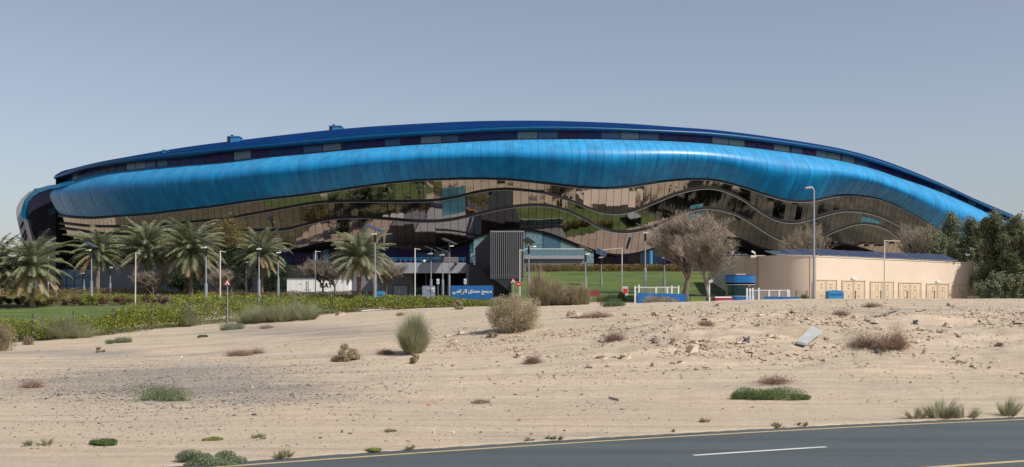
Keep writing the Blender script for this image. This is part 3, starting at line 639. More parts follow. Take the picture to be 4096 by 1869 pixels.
b = MB(); b.tube([LP, P(1892, 1037, 150)], .07, 6); b.tube([LP + np.array([-.25, 0, 0]), LP + np.array([.3, 0, 0])], .05, 5); b.build('pedestal', M_galv, GLB, LP)
for i, (x, y) in enumerate(((1697, 1046), (1823, 1055))):
    b = MB(); q = P(x, y, 147.2); b.sphere(q, .22, 0); b.tube([q, q + np.array([0, .4, -.25])], .06, 5)
    tag(b.build('floodlight', M_white if i == 0 else M_dark, None, q), ('small white round floodlight on the blue handrail', 'small dark floodlight on the deck edge under the wooden bench')[i], 'floodlight')

TW_ = thing('fin_tower', 'dark leaning stair tower with a screen of vertical grey fins on its front', 'tower', (-2, 146, 3.3))
def tw(b, name, m, parent=TW_): return b.build(name, m, parent, (-2, 146, 3.3))
b = MB()
A = [P(1962, 928, 145), P(1962, 1109, 145), P(1901, 1062, 162), P(1901, 992, 162)]
B_ = [P(2096, 926, 145), P(2096, 1112, 145), P(2096, 1062, 162), P(2096, 992, 162)]
b.raw(A, [[0, 1, 2, 3]]); b.raw(B_, [[3, 2, 1, 0]])
b.raw([A[0], B_[0], B_[1], A[1]], [[0, 1, 2, 3]]); b.raw([A[0], A[3], B_[3], B_[0]], [[0, 1, 2, 3]]); b.raw([A[1], B_[1], B_[2], A[2]], [[0, 1, 2, 3]]); b.raw([A[3], A[2], B_[2], B_[3]], [[0, 1, 2, 3]])
tw(b, 'shell', M_greyd)
xs = np.linspace(1964, 2094, 18)
for x in xs:
    b = MB(); a = P(x, 1116, 144.6); c = P(x, 924, 144.6); b.box((a[0] - .038, 144.3, a[2]), (a[0] + .038, 144.75, c[2])); tw(b, 'fin', mat('fin_grey', (.25, .25, .26), .5, var=.05))
b = MB(); pbox(b, 1961, 2097, 924, 929, 144.8, .2); pbox(b, 1961, 2097, 1100, 1103, 144.8, .2); tw(b, 'fin_rail', M_silver)
b = MB(); b.prism([P(1864, 1054, 146), P(1901, 1060, 146), P(1962, 1109, 146), P(2050, 1172, 146), P(2050, 1215, 146), P(1864, 1215, 146)], (0, 1.2, 0)); tw(b, 'ramp_wall', M_greyd)
b = MB(); b.prism([P(1961, 1106, 145.7), P(1972, 1106, 145.7), P(2056, 1165, 145.7), P(2048, 1175, 145.7)], (0, 1.7, 0)); tw(b, 'ramp_coping', M_greyl)
b = MB(); b.prism([P(1978, 1117, 144.85), P(2094, 1117, 144.85), P(2094, 1150, 144.85), P(2024, 1150, 144.85)], (0, 3, 0)); tw(b, 'base_wall', M_grey)

# lawn slope, terrace
lx0, lx1 = 2046, 3130
b = MB(); rows = []
for Y, z in ((127, 2.6), (128, 3.2), (134, 3.95), (141, 4.75), (148, 5.6), (154, 6.35), (158, 6.72), (162, 6.75)):
    rows.append(np.array([[(q - 2048) / F * Y, Y, z + (.0 if Y < 129 else .12 * fbm(np.array([q / 120.]), np.array([Y / 9.]))[0])] for q in np.linspace(lx0, lx1, 60)]))
G_ = np.stack(rows, 0); b.grid(G_)
for e, fl in ((0, True), (-1, False)):
    q = G_[:, e]; q2 = q.copy(); q2[:, 2] = 2; b.grid(np.stack([q, q2], 1), 0, False, fl)
tag(b.build('lawn_slope', M_lawn), kind='structure')
b = MB(); b.box((0, 162, 3), (46, 182, 6.78)); tag(b.build('terrace_ground', M_pave), kind='structure')
b = MB()
xs = np.linspace(-47, 0, 40)
rows = [np.array([[x, Y, max(3.35, g1(x, Y)) + .08] for x in xs]) for Y in (152.5, 158, 164, 172, 186, 205)]
b.grid(np.stack(rows, 0)); tag(b.build('plaza_paving', M_pave), kind='structure')
TER = thing('terrace', 'raised grey terrace with white railed glass balustrade right of the fin tower', 'terrace', tuple(P(2230, 1075, 160)))
tl = P(2230, 1075, 160)
b = MB(); pbox(b, 2096, 2338, 1023, 1036, 160, .5); b.build('parapet', M_greyl, TER, tl)
b = MB(); pbox(b, 2096, 2338, 1036, 1092, 160.3, 8); b.build('wall', M_grey, TER, tl)
M_bal = mat('balustrade_glass', (.13, .23, .27), .1, .0, var=.1)
for i in range(8):
    b = MB(); pbox(b, 2100 + i * 29.6, 2128.5 + i * 29.6, 1000, 1023, 160.1, .03); b.build('glass_panel', M_bal, TER, tl)
b = MB(); b.tube([P(2098, 997, 160.1), P(2338, 997, 160.1)], .07, 6); b.build('rail', M_white, TER, tl)
b = MB(); b.prism([P(2338, 1010, 160.2), P(2344, 1010, 160.2), P(2372, 1052, 160.2), P(2366, 1052, 160.2)], (0, .2, 0)); b.tube([P(2340, 1000, 160.2), P(2372, 1046, 160.2)], .05, 5); b.build('stair_rail', M_galv, TER, tl)
# side balcony near the tan building, with a person
BLC = thing('side_balcony', 'small dark balcony with thin rail and white pillar left of the tan building', 'balcony', tuple(P(2940, 1085, 158)))
bl = P(2940, 1085, 158)
b = MB(); pbox(b, 2895, 3010, 1046, 1052, 156, 5); b.build('deck', M_greyl, BLC, bl)
b = MB(); pbox(b, 2900, 3010, 1052, 1100, 159, 2); b.build('wall', M_greyd, BLC, bl)
b = MB(); pbox(b, 2990, 3006, 1022, 1078, 156, 1); b.build('pillar', M_white, BLC, bl)
b = MB(); pbox(b, 2962, 2989, 1024, 1050, 157.5, .1); b.build('door', M_silver, BLC, bl)
b = MB()
for q in (1018, 1032): b.tube([P(2895, q, 156.1), P(2990, q, 156.1)], .035, 5)
for q in range(2897, 2990, 15): b.tube([P(q, 1047, 156.1), P(q, 1018, 156.1)], .03, 5)
b.build('rail', M_galv, BLC, bl)
b = MB(); b.prism([P(2955, 1074, 156), P(2966, 1074, 156), P(3010, 1100, 156), P(3010, 1110, 156)], (0, 1, 0)); b.build('stair_edge', M_greyl, BLC, bl)
def person(loc, label):
    root = thing('person', label, 'person', loc)
    def skin(name, vs, es, rad, m):
        me = bpy.data.meshes.new(name); me.from_pydata(vs, es, []); o = bpy.data.objects.new(name, me); COL.objects.link(o); o.parent = root; me.materials.append(m)
        o.modifiers.new('skin', 'SKIN'); sd = me.skin_vertices[0].data if me.skin_vertices else None
        for i, r in enumerate(rad): sd[i].radius = (r, r)
        sd[0].use_root = True; s2 = o.modifiers.new('sub', 'SUBSURF'); s2.levels = 2; s2.render_levels = 2; return o
    vs = [(0, 0, .95), (0, 0, 1.2), (0, 0, 1.42), (0, 0, 1.52), (0, -.01, 1.62), (0, 0, 1.74), (.1, 0, .88), (.11, 0, .5), (.12, .02, .08), (.12, -.14, .03), (-.1, 0, .88), (-.11, -.03, .5), (-.12, -.03, .08), (-.12, -.18, .03),
          (.2, 0, 1.4), (.25, 0, 1.12), (.24, -.14, .92), (.24, -.2, .84), (-.2, 0, 1.4), (-.26, 0, 1.12), (-.24, -.16, .94), (-.24, -.22, .87), (0, -.11, 1.64)]
    es = [(0, 1), (1, 2), (2, 3), (3, 4), (4, 5), (0, 6), (6, 7), (7, 8), (8, 9), (0, 10), (10, 11), (11, 12), (12, 13), (2, 14), (14, 15), (15, 16), (16, 17), (2, 18), (18, 19), (19, 20), (20, 21), (4, 22)]
    me = bpy.data.meshes.new('body')
    o = bpy.data.objects.new('body', me); me.from_pydata(vs, es, []); COL.objects.link(o); o.parent = root; me.materials.append(M_skin)
    bm_layer(o, [.13, .12, .13, .055, .09, .085, .085, .06, .045, .035, .085, .06, .045, .035, .06, .045, .035, .035, .06, .045, .035, .035, .02])
    me2 = bpy.data.meshes.new('shirt'); o2 = bpy.data.objects.new('shirt', me2)
    me2.from_pydata([(0, 0, .92), (0, 0, 1.2), (0, 0, 1.42), (.2, 0, 1.4), (.255, 0, 1.15), (-.2, 0, 1.4), (-.265, 0, 1.15)], [(0, 1), (1, 2), (2, 3), (3, 4), (2, 5), (5, 6)], []); COL.objects.link(o2); o2.parent = root; me2.materials.append(M_cloth)
    bm_layer(o2, [.155, .15, .15, .085, .07, .085, .07])
    me3 = bpy.data.meshes.new('trousers'); o3 = bpy.data.objects.new('trousers', me3)
    me3.from_pydata([(0, 0, .95), (.1, 0, .86), (.11, 0, .5), (.12, .02, .1), (-.1, 0, .86), (-.11, -.03, .5), (-.12, -.03, .1)], [(0, 1), (1, 2), (2, 3), (0, 4), (4, 5), (5, 6)], []); COL.objects.link(o3); o3.parent = root; me3.materials.append(M_navy)
    bm_layer(o3, [.145, .11, .085, .07, .11, .085, .07])
    b = MB(); b.sphere((0, .02, 1.70), (.095, .105, .10)); b.build('hair', M_dark, root)
    return root
def bm_layer(o, rad):
    import bmesh
    bm = bmesh.new(); bm.from_mesh(o.data); ly = bm.verts.layers.skin.verify(); bm.verts.ensure_lookup_table()
    for v, r in zip(bm.verts, rad): v[ly].radius = (r, r)
    bm.verts[0][ly].use_root = True
    bm.to_mesh(o.data); bm.free(); o.modifiers.new('skin', 'SKIN').use_smooth_shade = True
    s2 = o.modifiers.new('sub', 'SUBSURF'); s2.levels = 1; s2.render_levels = 1
person(tuple(P(2928, 1046, 156.6)), 'person in white shirt and dark trousers standing at the balcony rail')

# ------------------------------------------------------------------ foliage generators
def leaf_cloud(b, C, size, mats, aspect=.5, up=0.0):
    n = len(C); size = size * RNG.uniform(.6, 1.35, n)
    d = RNG.normal(size=(n, 3)); d[:, 2] += up; d /= np.linalg.norm(d, axis=1)[:, None]
    e = np.cross(d, RNG.normal(size=(n, 3))); e /= np.linalg.norm(e, axis=1)[:, None]
    d = d * size[:, None] * .5; e = e * size[:, None] * .5 * aspect
    V = np.stack([C - d, C + e, C + d, C - e], 1).reshape(-1, 3); Fc = np.arange(4 * n).reshape(n, 4)
    b.raw(V, Fc, RNG.choice(len(mats), n, p=np.array(mats) / sum(mats)))
def ell_pts(c, r, n, shell=.55):
    d = RNG.normal(size=(n, 3)); d /= np.linalg.norm(d, axis=1)[:, None]; rr_ = RNG.uniform(shell**3, 1, n)**(1 / 3)
    return np.array(c) + d * rr_[:, None] * np.array(r)
def blades(b, base, n, h, spread, w, mats, droop=.25, ry=None, ang=75, r0=.15, clus=0):
    ry = ry or spread
    a = RNG.uniform(0, 2 * math.pi, n); rad = np.sqrt(RNG.uniform(0, 1, n)); lean = rad * R(ang); L = h * np.minimum(RNG.normal(.80, .17, n), 1.15)
    if clus:
        ci = RNG.integers(0, clus, n); ca = RNG.uniform(0, 2 * math.pi, clus); cr = np.sqrt(RNG.uniform(0, 1, clus)); cl = RNG.uniform(.62, 1.12, clus)
        a = ca[ci] + RNG.normal(0, .10, n) / np.maximum(cr[ci], .15); rad = np.clip(cr[ci] + RNG.normal(0, .07, n), 0, 1.1); lean = rad * R(ang); L = h * cl[ci] * RNG.uniform(.45, 1.1, n)
    dx = np.cos(a); dy = np.sin(a)
    st = np.stack([base[0] + dx * rad * spread * r0, base[1] + dy * rad * ry * r0, np.full(n, base[2])], 1)
    hx = np.sin(lean) * spread / max(h, .01) * L; hz = np.cos(lean * .85) * L
    e1 = st + np.stack([dx * hx * .5, dy * hx * .5 * ry / spread, hz * .62], 1); e2 = st + np.stack([dx * hx, dy * hx * ry / spread, hz * (1 - droop * rad)], 1)
    j = RNG.normal(size=(n, 3)) * h * .03; e1 = e1 + j; e2 = e2 + 2 * j
    L = L
    t = np.stack([-dy, dx, np.zeros(n)], 1); th = RNG.uniform(0, math.pi, n)[:, None]; t = t * np.cos(th) + np.array([1, 0, 0]) * np.sin(th); t = t * w * .5
    V = np.stack([st - t, st + t, e1 + t * .8, e1 - t * .8, e2], 1).reshape(-1, 3); k = np.arange(n)[:, None] * 5
    mi = RNG.choice(len(mats), n, p=np.array(mats) / sum(mats))
    b.raw(V, k + np.array([[0, 1, 2, 3]]), mi); b.raw(V, k + np.array([[3, 2, 4]]), mi)
    return e2
G_pal = [leafmat('palm_green', (.145, .175, .09), .3), leafmat('palm_grey_green', (.235, .265, .175), .3), leafmat('palm_olive', (.28, .265, .12), .3), leafmat('palm_dry', (.38, .285, .16), .3)]
G_dk = [leafmat('ficus_dark', (.018, .035, .014)), leafmat('ficus_mid', (.03, .055, .02)), leafmat('ficus_light', (.055, .085, .03))]
G_hedge = [leafmat('hedge_yellow', (.36, .36, .055), .35), leafmat('hedge_lime', (.24, .28, .045), .35), leafmat('hedge_green', (.11, .16, .035), .35), leafmat('hedge_dark', (.05, .075, .02))]
G_right = [leafmat('ghaf_dark', (.13, .15, .075), .4), leafmat('ghaf_mid', (.21, .235, .13), .4), leafmat('ghaf_grey', (.32, .34, .22), .4), M_twigd]
G_tan = [leafmat('dry_tan', (.40, .33, .21), .3), leafmat('dry_pale', (.54, .46, .31), .3), leafmat('dry_olive', (.22, .18, .10), .3)]
G_broom = [leafmat('broom_green', (.30, .31, .18), .35), leafmat('broom_pale', (.42, .42, .28), .35), leafmat('broom_dark', (.20, .205, .11), .35)]
G_brown = [leafmat('dead_brown', (.34, .235, .175), .3), leafmat('dead_dark', (.20, .14, .11), .3), leafmat('dead_light', (.46, .34, .25), .3)]
G_grn = [leafmat('herb_green', (.10, .165, .055), .3), leafmat('herb_mid', (.17, .24, .08), .3), leafmat('herb_dark', (.05, .085, .035), .3), leafmat('herb_grey', (.25, .285, .20), .3)]
G_red = [leafmat('flower_red', (.50, .04, .07)), leafmat('flower_magenta', (.38, .07, .12)), leafmat('leaf_maroon', (.20, .09, .075)), leafmat('leaf_olive', (.20, .18, .05)), leafmat('leaf_green', (.11, .15, .04))]
G_yel = [leafmat('yellow_flower', (.38, .27, .04)), leafmat('pale_twig_leaf', (.27, .22, .13))]

# palms
def make_palm(h, crown, nf=54, seed=1, fruit=False, drop=.45):
    rnd = random.Random(seed); tb = MB()
    k = 14; lean = rnd.uniform(-.25, .25)
    pts = [(lean * (i / k)**2, 0, h * i / k) for i in range(k + 1)]; rad = [.30 - .06 * min(1, i / 4) + .02 * (i % 2) + (.14 * max(0, i - k + 3) / 3) for i in range(k + 1)]
    tb.tube(pts, rad, 12); 
    for i in range(70):   # old leaf bases
        z = h * (rnd.uniform(.72, 1.0)); a = rnd.uniform(0, 6.28); r0 = .24 + .1 * (z / h); c = np.array([lean + math.cos(a) * r0, math.sin(a) * r0, z]); o = np.array([math.cos(a), math.sin(a), 1.2]) * rnd.uniform(.12, .26)
        tb.tube([c, c + o], [.06, .02], 4)
    cb = MB(); c0 = np.array([lean, 0, h])
    for f in range(nf):
        u = (f + .5) / nf; el = R(86 - 122 * u**.9 + rnd.uniform(-7, 7)); az = f * 2.39996 + rnd.uniform(-.25, .25); L = crown * rnd.uniform(.82, 1.16) * (1 - .16 * u)
        ns = 12; p = c0.copy(); pts = [p.copy()]; e = el; bend = R(rnd.uniform(45, 100)) * (1 if u < .7 else .6)
        for s_ in range(ns):
            e2 = e - bend * (s_ / ns)**1.4; d = np.array([math.cos(e2) * math.cos(az), math.cos(e2) * math.sin(az), math.sin(e2)]); p = p + d * L / ns; pts.append(p.copy())
        pts = np.array(pts); old = u > .80 - .15 * drop and rnd.random() < .5
        cb.tube(pts, [.045 * (1 - .8 * i / ns) for i in range(ns + 1)], 3, 3 if old else 2, False)
        nl = 46; tpar = np.linspace(.14, .99, nl); pos = np.stack([np.interp(tpar * ns, np.arange(ns + 1), pts[:, i]) for i in range(3)], 1)
        tan = np.gradient(pos, axis=0); tan /= np.linalg.norm(tan, axis=1)[:, None]; side = np.cross(tan, (0, 0, 1.0)); side /= np.linalg.norm(side, axis=1)[:, None] + 1e-6; nrm = np.cross(side, tan)
        for sg in (-1, 1):
            ll = .62 * np.sin(np.pi * (.18 + .78 * tpar))**.7 * RNG.uniform(.8, 1.15, nl) * (crown / 3.4)
            dv = side * sg * .75 + tan * .65 + nrm * RNG.uniform(.0, .45, nl)[:, None] + np.array([0, 0, -.5]); dv /= np.linalg.norm(dv, axis=1)[:, None]
            tip = pos + dv * ll[:, None] - np.array([0, 0, 1]) * (ll * .12)[:, None]; wv = tan * .05
            V = np.stack([pos - wv, pos + wv, tip], 1).reshape(-1, 3); base = 3 if old else (0 if rnd.random() < .45 else 1)
            mi = np.where(RNG.random(nl) < .2, 2 if not old else 3, base)
            cb.raw(V, np.arange(3 * nl).reshape(nl, 3), mi)
    fb = None
    if fruit:
        fb = []
        for i in range(7):
            fq = MB(); fb.append(fq)
            a = rnd.uniform(0, 6.28); c = c0 + np.array([math.cos(a) * .55, math.sin(a) * .55, rnd.uniform(-.5, .35)])
            leaf_cloud(fq, ell_pts(c, (.28, .28, .4), 90, .2), .11, [1], .8)
    return tb, cb, fb
def place_palm(px, Y, base_y, crown_y, cr, label, seed, fruit=False, nf=72):
    x = (px - 2048) / F * Y; z0 = H + (HY - base_y) / F * Y; h = (base_y - crown_y) / F * Y
    g = g1(x, Y); h += max(0, z0 - g); z0 = min(z0, g)
    r = thing('date_palm', label, 'palm tree', (x, Y, z0 - .05), seed * 1.3, 'date palms in the garden')
    t, c, f = make_palm(h, cr, nf, seed, fruit); t.build('trunk', M_trunk, r); c.build('crown', G_pal, r)
    for q in (f or []): q.build('date_bunch', mat('dates', (.35, .33, .04), .6), r)
place_palm(-25, 118, 1200, 1065, 4.5, 'date palm cut off by the left edge of the picture', 3)
place_palm(128, 118, 1190, 1075, 4.6, 'leftmost full date palm, low crown in front of the arena end', 4, nf=78)
place_palm(388, 138, 1190, 1010, 4.6, 'date palm second from left, crown of drying lower fronds', 5)
place_palm(585, 132, 1200, 1000, 4.7, 'date palm with tall upright crown between two thin cream poles', 6, nf=82)
place_palm(762, 130, 1200, 1005, 5.0, 'largest date palm with thick red brown trunk over the dark ficus', 8, nf=88)
place_palm(1045, 140, 1185, 1020, 4.2, 'date palm standing in front of the dark round ficus trees', 9)
place_palm(1436, 128, 1190, 1035, 4.8, 'date palm with yellow date bunches beside the grey entrance wall', 10, True, 80)

# leafy trees
def leafy_tree(name, label, cat, px, Y, base_y, blobs, leafsize, mats, wts, n, trunk=(.18,), group=None, shell=.5, aspect=.55):
    x = (px - 2048) / F * Y; z0 = min(H + (HY - base_y) / F * Y, g1(x, Y)) - .05; loc = np.array([x, Y, z0])
    r = thing(name, label, cat, tuple(loc), 0, group); tb = MB(); cb = MB(); vol = []
    for (bx, by, rxp, ryp, dY) in blobs:
        rxp = rxp * (1.25 if name == 'ghaf_tree' else 1); by = by + (34 if name == 'ghaf_tree' and by < 960 else 0)
        c = P(bx, by, Y + dY); vol.append((c, rxp / F * Y, ryp / F * Y))
    if name == 'ghaf_tree':
        v2 = []
        for c, a, h_ in vol:
            for q_ in range(7):
                t_ = q_ / 6 * 2 - 1; a2 = a * random.uniform(.7, 1.1) * (1 - .35 * max(0, t_)); v2.append((c + np.array([random.uniform(-.6, .6) * a * (1 - .6 * max(0, t_)), random.uniform(-.4, .4) * a, t_ * h_ * .72]), a2, h_ * random.uniform(.26, .42)))
        vol = v2
    tot = sum(v[1] * v[2] for v in vol)
    for (c, a, h_) in vol:
        k = max(5, int(a * h_ * (3.0 if name == 'ficus_tree' else 5.5))); sub = ell_pts(c, (a * .85, a * .75, h_ * .9), k, .35); nn = int(n * a * h_ / tot / k) + 4
        for q in sub:
            rr2 = (random.uniform(.28, .48) if name == 'ficus_tree' else random.uniform(.2, .36)) * min(a, h_) + .22
            leaf_cloud(cb, (ell_pts(q, (rr2, rr2, rr2 * .85), nn, .4) if name == 'ficus_tree' else q + RNG.normal(size=(nn, 3)) * rr2 * (.5, .5, .75)), leafsize, wts, aspect)
        top = np.array([x + random.uniform(-.1, .1), Y, z0 + (c[2] - z0) * .35]); tb.tube([loc, top, c], [trunk[0], trunk[0] * .7, trunk[0] * .2], 7)
        for q in sub[::4]: tb.tube([top * .4 + c * .6, q], [trunk[0] * .25, .02], 4)
    tb.build('trunk', M_bark, r, loc); cb.build('crown', mats, r, loc); return r
leafy_tree('ficus_tree', 'dark dense ficus tree behind the thick trunked palm', 'tree', 735, 150, 1180, [(735, 1115, 55, 62, 0), (800, 1125, 45, 50, 1)], .22, G_dk, [5, 3, 1.2], 9000)
leafy_tree('ficus_tree', 'dark rounded ficus tree left of the white container', 'tree', 1100, 152, 1180, [(1100, 1105, 72, 72, 0), (1060, 1060, 50, 55, 2)], .22, G_dk, [5, 3, 1.2], 11000)
leafy_tree('ficus_tree', 'taller dark ficus tree between two palms left of the container', 'tree', 975, 156, 1180, [(965, 1090, 62, 80, 0), (935, 1010, 45, 45, 3), (1000, 1020, 40, 40, 3)], .22, G_dk + [leafmat('ficus_fresh', (.075, .115, .03))], [4, 3, 1.5, 1], 10000)
leafy_tree('flowering_tree', 'yellowish leafy tree rising behind the palms at the mirrored glass', 'tree', 925, 160, 1180, [(925, 925, 60, 60, 0), (880, 955, 50, 45, 2), (960, 975, 45, 40, 2)], .20, [leafmat('olive_y', (.17, .14, .05)), leafmat('olive_g', (.10, .10, .04)), G_yel[0]], [4, 3, 1], 5000)
leafy_tree('background_tree', 'dark green tree behind the palms at far left edge', 'tree', 20, 185, 1180, [(15, 1120, 60, 45, 0), (70, 1140, 45, 40, 3)], .3, G_dk, [3, 3, 2], 5000)
leafy_tree('background_tree', 'small dark bush tree in front of the white pier at left', 'tree', 60, 180, 1185, [(65, 1160, 28, 24, 0)], .3, G_dk, [3, 3, 2], 1500)
for i, (px, Y, bl, lb, n) in enumerate((
    (3705, 158, [(3705, 1010, 55, 95, 0), (3672, 1010, 35, 60, 0), (3750, 940, 30, 55, 0)], 'grey green tree directly behind the tan building roof end', 9000),
    (3795, 162, [(3790, 960, 42, 95, 0), (3805, 1050, 60, 80, 0)], 'narrow grey green tree with two pointed tops behind the tan building', 9000),
    (3875, 150, [(3870, 930, 45, 80, 0), (3880, 1040, 65, 95, 0)], 'tall grey green tree behind the right corner of the tan building', 12000),
    (3975, 130, [(3965, 890, 42, 62, 0), (3990, 985, 60, 85, 0), (3975, 1110, 62, 85, 0)], 'tallest grey green tree just right of the tan building', 16000),
    (4065, 127, [(4060, 900, 45, 62, 0), (4085, 1000, 60, 90, 0), (4070, 1110, 75, 90, 0)], 'grey green tree at the right edge of the picture', 16000),
    (4010, 118, [(4000, 1150, 70, 48, 0), (3950, 1165, 40, 32, 0)], 'low bushy grey green tree beside the tan wall behind the fence', 9000),
    (4150, 126, [(4150, 930, 55, 90, 0), (4160, 1080, 80, 110, 0)], 'grey green tree mostly outside the right edge', 9000))):
    leafy_tree('ghaf_tree', lb, 'tree', px, Y, 1205, bl, .27, G_right, [3.4, 4, 3, .4], int(n * 2.9), (.16,), 'grey green trees at the right edge', aspect=.45)

# bare trees
def bare_tree(name, label, px, Y, base_y, top_y, width, seed, trunk=.2, depth=7, m=M_twig, group=None, leaves=None, spread=.5, nlimb=3, bark=M_bark, extra=None):
    rnd = random.Random(seed); x = (px - 2048) / F * Y; z0 = min(H + (HY - base_y) / F * Y, g1(x, Y)) - .05; loc = np.array([x, Y, z0]); Ht = H + (HY - top_y) / F * Y - z0; Wd = width / F * Y / 2
    r = thing(name, label, 'tree', tuple(loc), 0, group); tb = MB(); cb = MB(); tips = []
    def grow(p, d, L, rad, lv):
        mid = p + d * L * .5 + np.array([rnd.gauss(0, 1), rnd.gauss(0, 1), rnd.gauss(0, .5)]) * L * .05; q = p + d * L
        big = lv >= depth - 2
        (tb if big else cb).tube([p, mid, q], [rad, rad * .85, rad * .7], 6 if big else 3, 0, False, big)
        if lv == 0: tips.append(q); return
        for i in range(rnd.choice((2, 3, 3)) if lv < depth - 1 else nlimb + 1):
            a = np.array([rnd.gauss(0, 1), rnd.gauss(0, 1), rnd.gauss(0, .7)]); a -= a.dot(d) * d; a /= np.linalg.norm(a) + 1e-6
            nd = d + a * rnd.uniform(.35, .85) * spread * 1.6 + np.array([0, 0, .22]); nd /= np.linalg.norm(nd)
            off_ = rnd.uniform(.30, 1.0); grow(p + d * L * off_ if lv < depth else q, nd, L * rnd.uniform(.70, .92), max(rad * .58, .010), lv - 1)
    grow(np.array([0, 0, 0.]), np.array([rnd.uniform(-.05, .05), 0, 1.0]), Ht * .12, trunk, depth)
    T = np.array(tips); 
    allv = np.concatenate(tb.v + cb.v); sz = Ht / max(1e-3, np.quantile(allv[:, 2], .997)); sx = Wd / max(1e-3, np.quantile(np.abs(allv[:, 0]), .985))
    S_ = np.array([sx, sx, sz])
    for bb in (tb, cb):
        bb.v = [v * S_ for v in bb.v]
    T = T * S_
    dirs = RNG.normal(size=(len(T) * 7, 3)); dirs[:, 2] += .7; dirs /= np.linalg.norm(dirs, axis=1)[:, None]; st = np.repeat(T, 7, 0); e = st + dirs * RNG.uniform(.2, .55, (len(st), 1)); w = np.cross(dirs, RNG.normal(size=dirs.shape)); w /= np.linalg.norm(w, axis=1)[:, None]; w *= .012
    cb.raw(np.stack([st - w, st + w, e], 1).reshape(-1, 3), np.arange(3 * len(st)).reshape(-1, 3), 0)
    tb.build('trunk', bark, r); cb.build('twigs', m, r)
    if leaves:
        lb = MB(); k = RNG.integers(0, len(T), leaves[0]); C = T[k] + RNG.normal(size=(leaves[0], 3)) * .22; leaf_cloud(lb, C, leaves[1], leaves[3]); lb.build('leaves', leaves[2], r)
    return r
bare_tree('bare_tree', 'big dry leafless tree with pale grey brown twigs left of the guard booth', 2752, 124, 1200, 862, 280, 11, .15, 7, nlimb=4, leaves=(1800, .13, [G_yel[1], G_hedge[0]], [5, 1]))
bare_tree('bare_tree', 'dry leafless tree with slim pale trunk nearest the guard booth', 2822, 117, 1205, 925, 220, 23, .09, 7, nlimb=3, bark=M_twig, leaves=(2200, .12, [G_yel[1], G_hedge[0]], [3, 1]))
bare_tree('bare_tree', 'dry twiggy tree with yellow tips showing over the solar panels', 3232, 152, 1190, 892, 200, 31, .10, 6, leaves=(1600, .16, [G_yel[1], G_yel[0]], [2, 1]))
bare_tree('bare_tree', 'dry twiggy tree with yellow tips left of the pointed green trees', 3655, 156, 1190, 905, 170, 37, .10, 6, leaves=(1800, .16, [G_yel[1], G_yel[0], G_right[2]], [2, 1, 1]))
bare_tree('bare_tree', 'thin half bare tree covering the letters on the white container', 1292, 138, 1180, 1040, 150, 41, .05, 6, m=M_twigd, leaves=(900, .13, [G_grn[3], G_hedge[2]], [3, 1]))
bare_tree('bare_tree', 'thin forked half bare tree at the right end of the white container', 1342, 137, 1180, 1048, 150, 43, .055, 6, m=M_twigd, leaves=(900, .13, [G_grn[3], G_hedge[2]], [3, 1]))
bare_tree('bare_tree', 'half bare tree behind the palm with dates in front of the service door', 1545, 138, 1180, 1030, 180, 47, .07, 6, m=M_twig, leaves=(1800, .13, [G_grn[3], G_tan[0], G_hedge[2]], [3, 2, 1]))
bare_tree('bare_tree', 'small leafless pinkish tree between the dark ficus trees', 872, 128, 1190, 1085, 90, 53, .04, 6, m=M_twig)
bare_tree('bare_tree', 'thin green tinged tree between the third and fourth palms', 612, 128, 1190, 1090, 150, 59, .05, 6, m=M_twigd, leaves=(1800, .14, [G_hedge[2], G_right[2]], [2, 1]))

# hedges, shrubs
def shrub(name, label, cat, loc, r, n, size, mats, wts, group=None, stems=True, shell=.35, zc=.5):
    t = thing(name, label, cat, tuple(loc), 0, group); b = MB(); loc = np.array(loc)
    k = max(4, int(r[0] * r[2] * 8)); sub = ell_pts(loc + (0, 0, r[2] * zc * 2), (r[0] * .75, r[1] * .75, r[2] * .8), k, .2)
    for q in sub:
        q[2] = max(q[2], loc[2] + .08); rr2 = .34 * min(r) + .08; C = ell_pts(q, (rr2 * 1.3, rr2 * 1.1, rr2), n // k + 3, .3); C[:, 2] = np.maximum(C[:, 2], loc[2] + .02); leaf_cloud(b, C, size, wts)
    b.build('foliage', mats, t, loc)
    sb = MB()
    for q in sub[:14]: sb.tube([loc + (random.uniform(-.1, .1), 0, -.05), q], [.03, .01], 4)
    sb.build('stems', M_twigd, t, loc); return t
def hedge(name, label, path, w, hts, n, size, mats, wts, fuzz=.3):
    b = MB(); path = np.array(path, float); L = np.concatenate([[0], np.cumsum(np.hypot(*np.diff(path[:, :2], axis=0).T))]); s = RNG.uniform(0, L[-1], n)
    x = np.interp(s, L, path[:, 0]); y = np.interp(s, L, path[:, 1]); hh = np.interp(s, L, hts); ww = np.interp(s, L, w if not np.isscalar(w) else [w] * len(L)); v = RNG.uniform(0, 1, n)
    yy = y + v * ww; g = gz(x, yy); lump = 1 + fuzz * (1.3 * fbm(x / 1.6, yy / 1.6, 3) + .5 * vnoise(x / .35, yy / .35)); top = hh * lump * (1 - .35 * (np.abs(v - .5) * 2)**4)
    u = RNG.uniform(0, 1, n)**.55; zz = g + u * top + .02
    leaf_cloud(b, np.stack([x + RNG.normal(size=n) * .08, yy, zz], 1), size, wts); o = b.build(name, mats, None, (0, 0, 0)); tag(o, label, 'hedge'); return o
fpath = [(-300, 81), (130, 86), (759, 97.6), (1331, 105), (1849, 112), (1985, 114)]
fxy = [((q - 2048) / F * Y, Y) for q, Y in fpath]
hedge('hedge', 'long unclipped yellow green hedge growing along and through the left wire fence', fxy, [4, 4.5, 5, 4, 3, 3], [1.6, 1.7, 1.9, 1.25, .62, .5], 85000, .155, G_hedge, [5, 4, 2.4, 1.1], .62)
def pxpath(l): return [((q - 2048) / F * Y, Y) for q, Y in l]
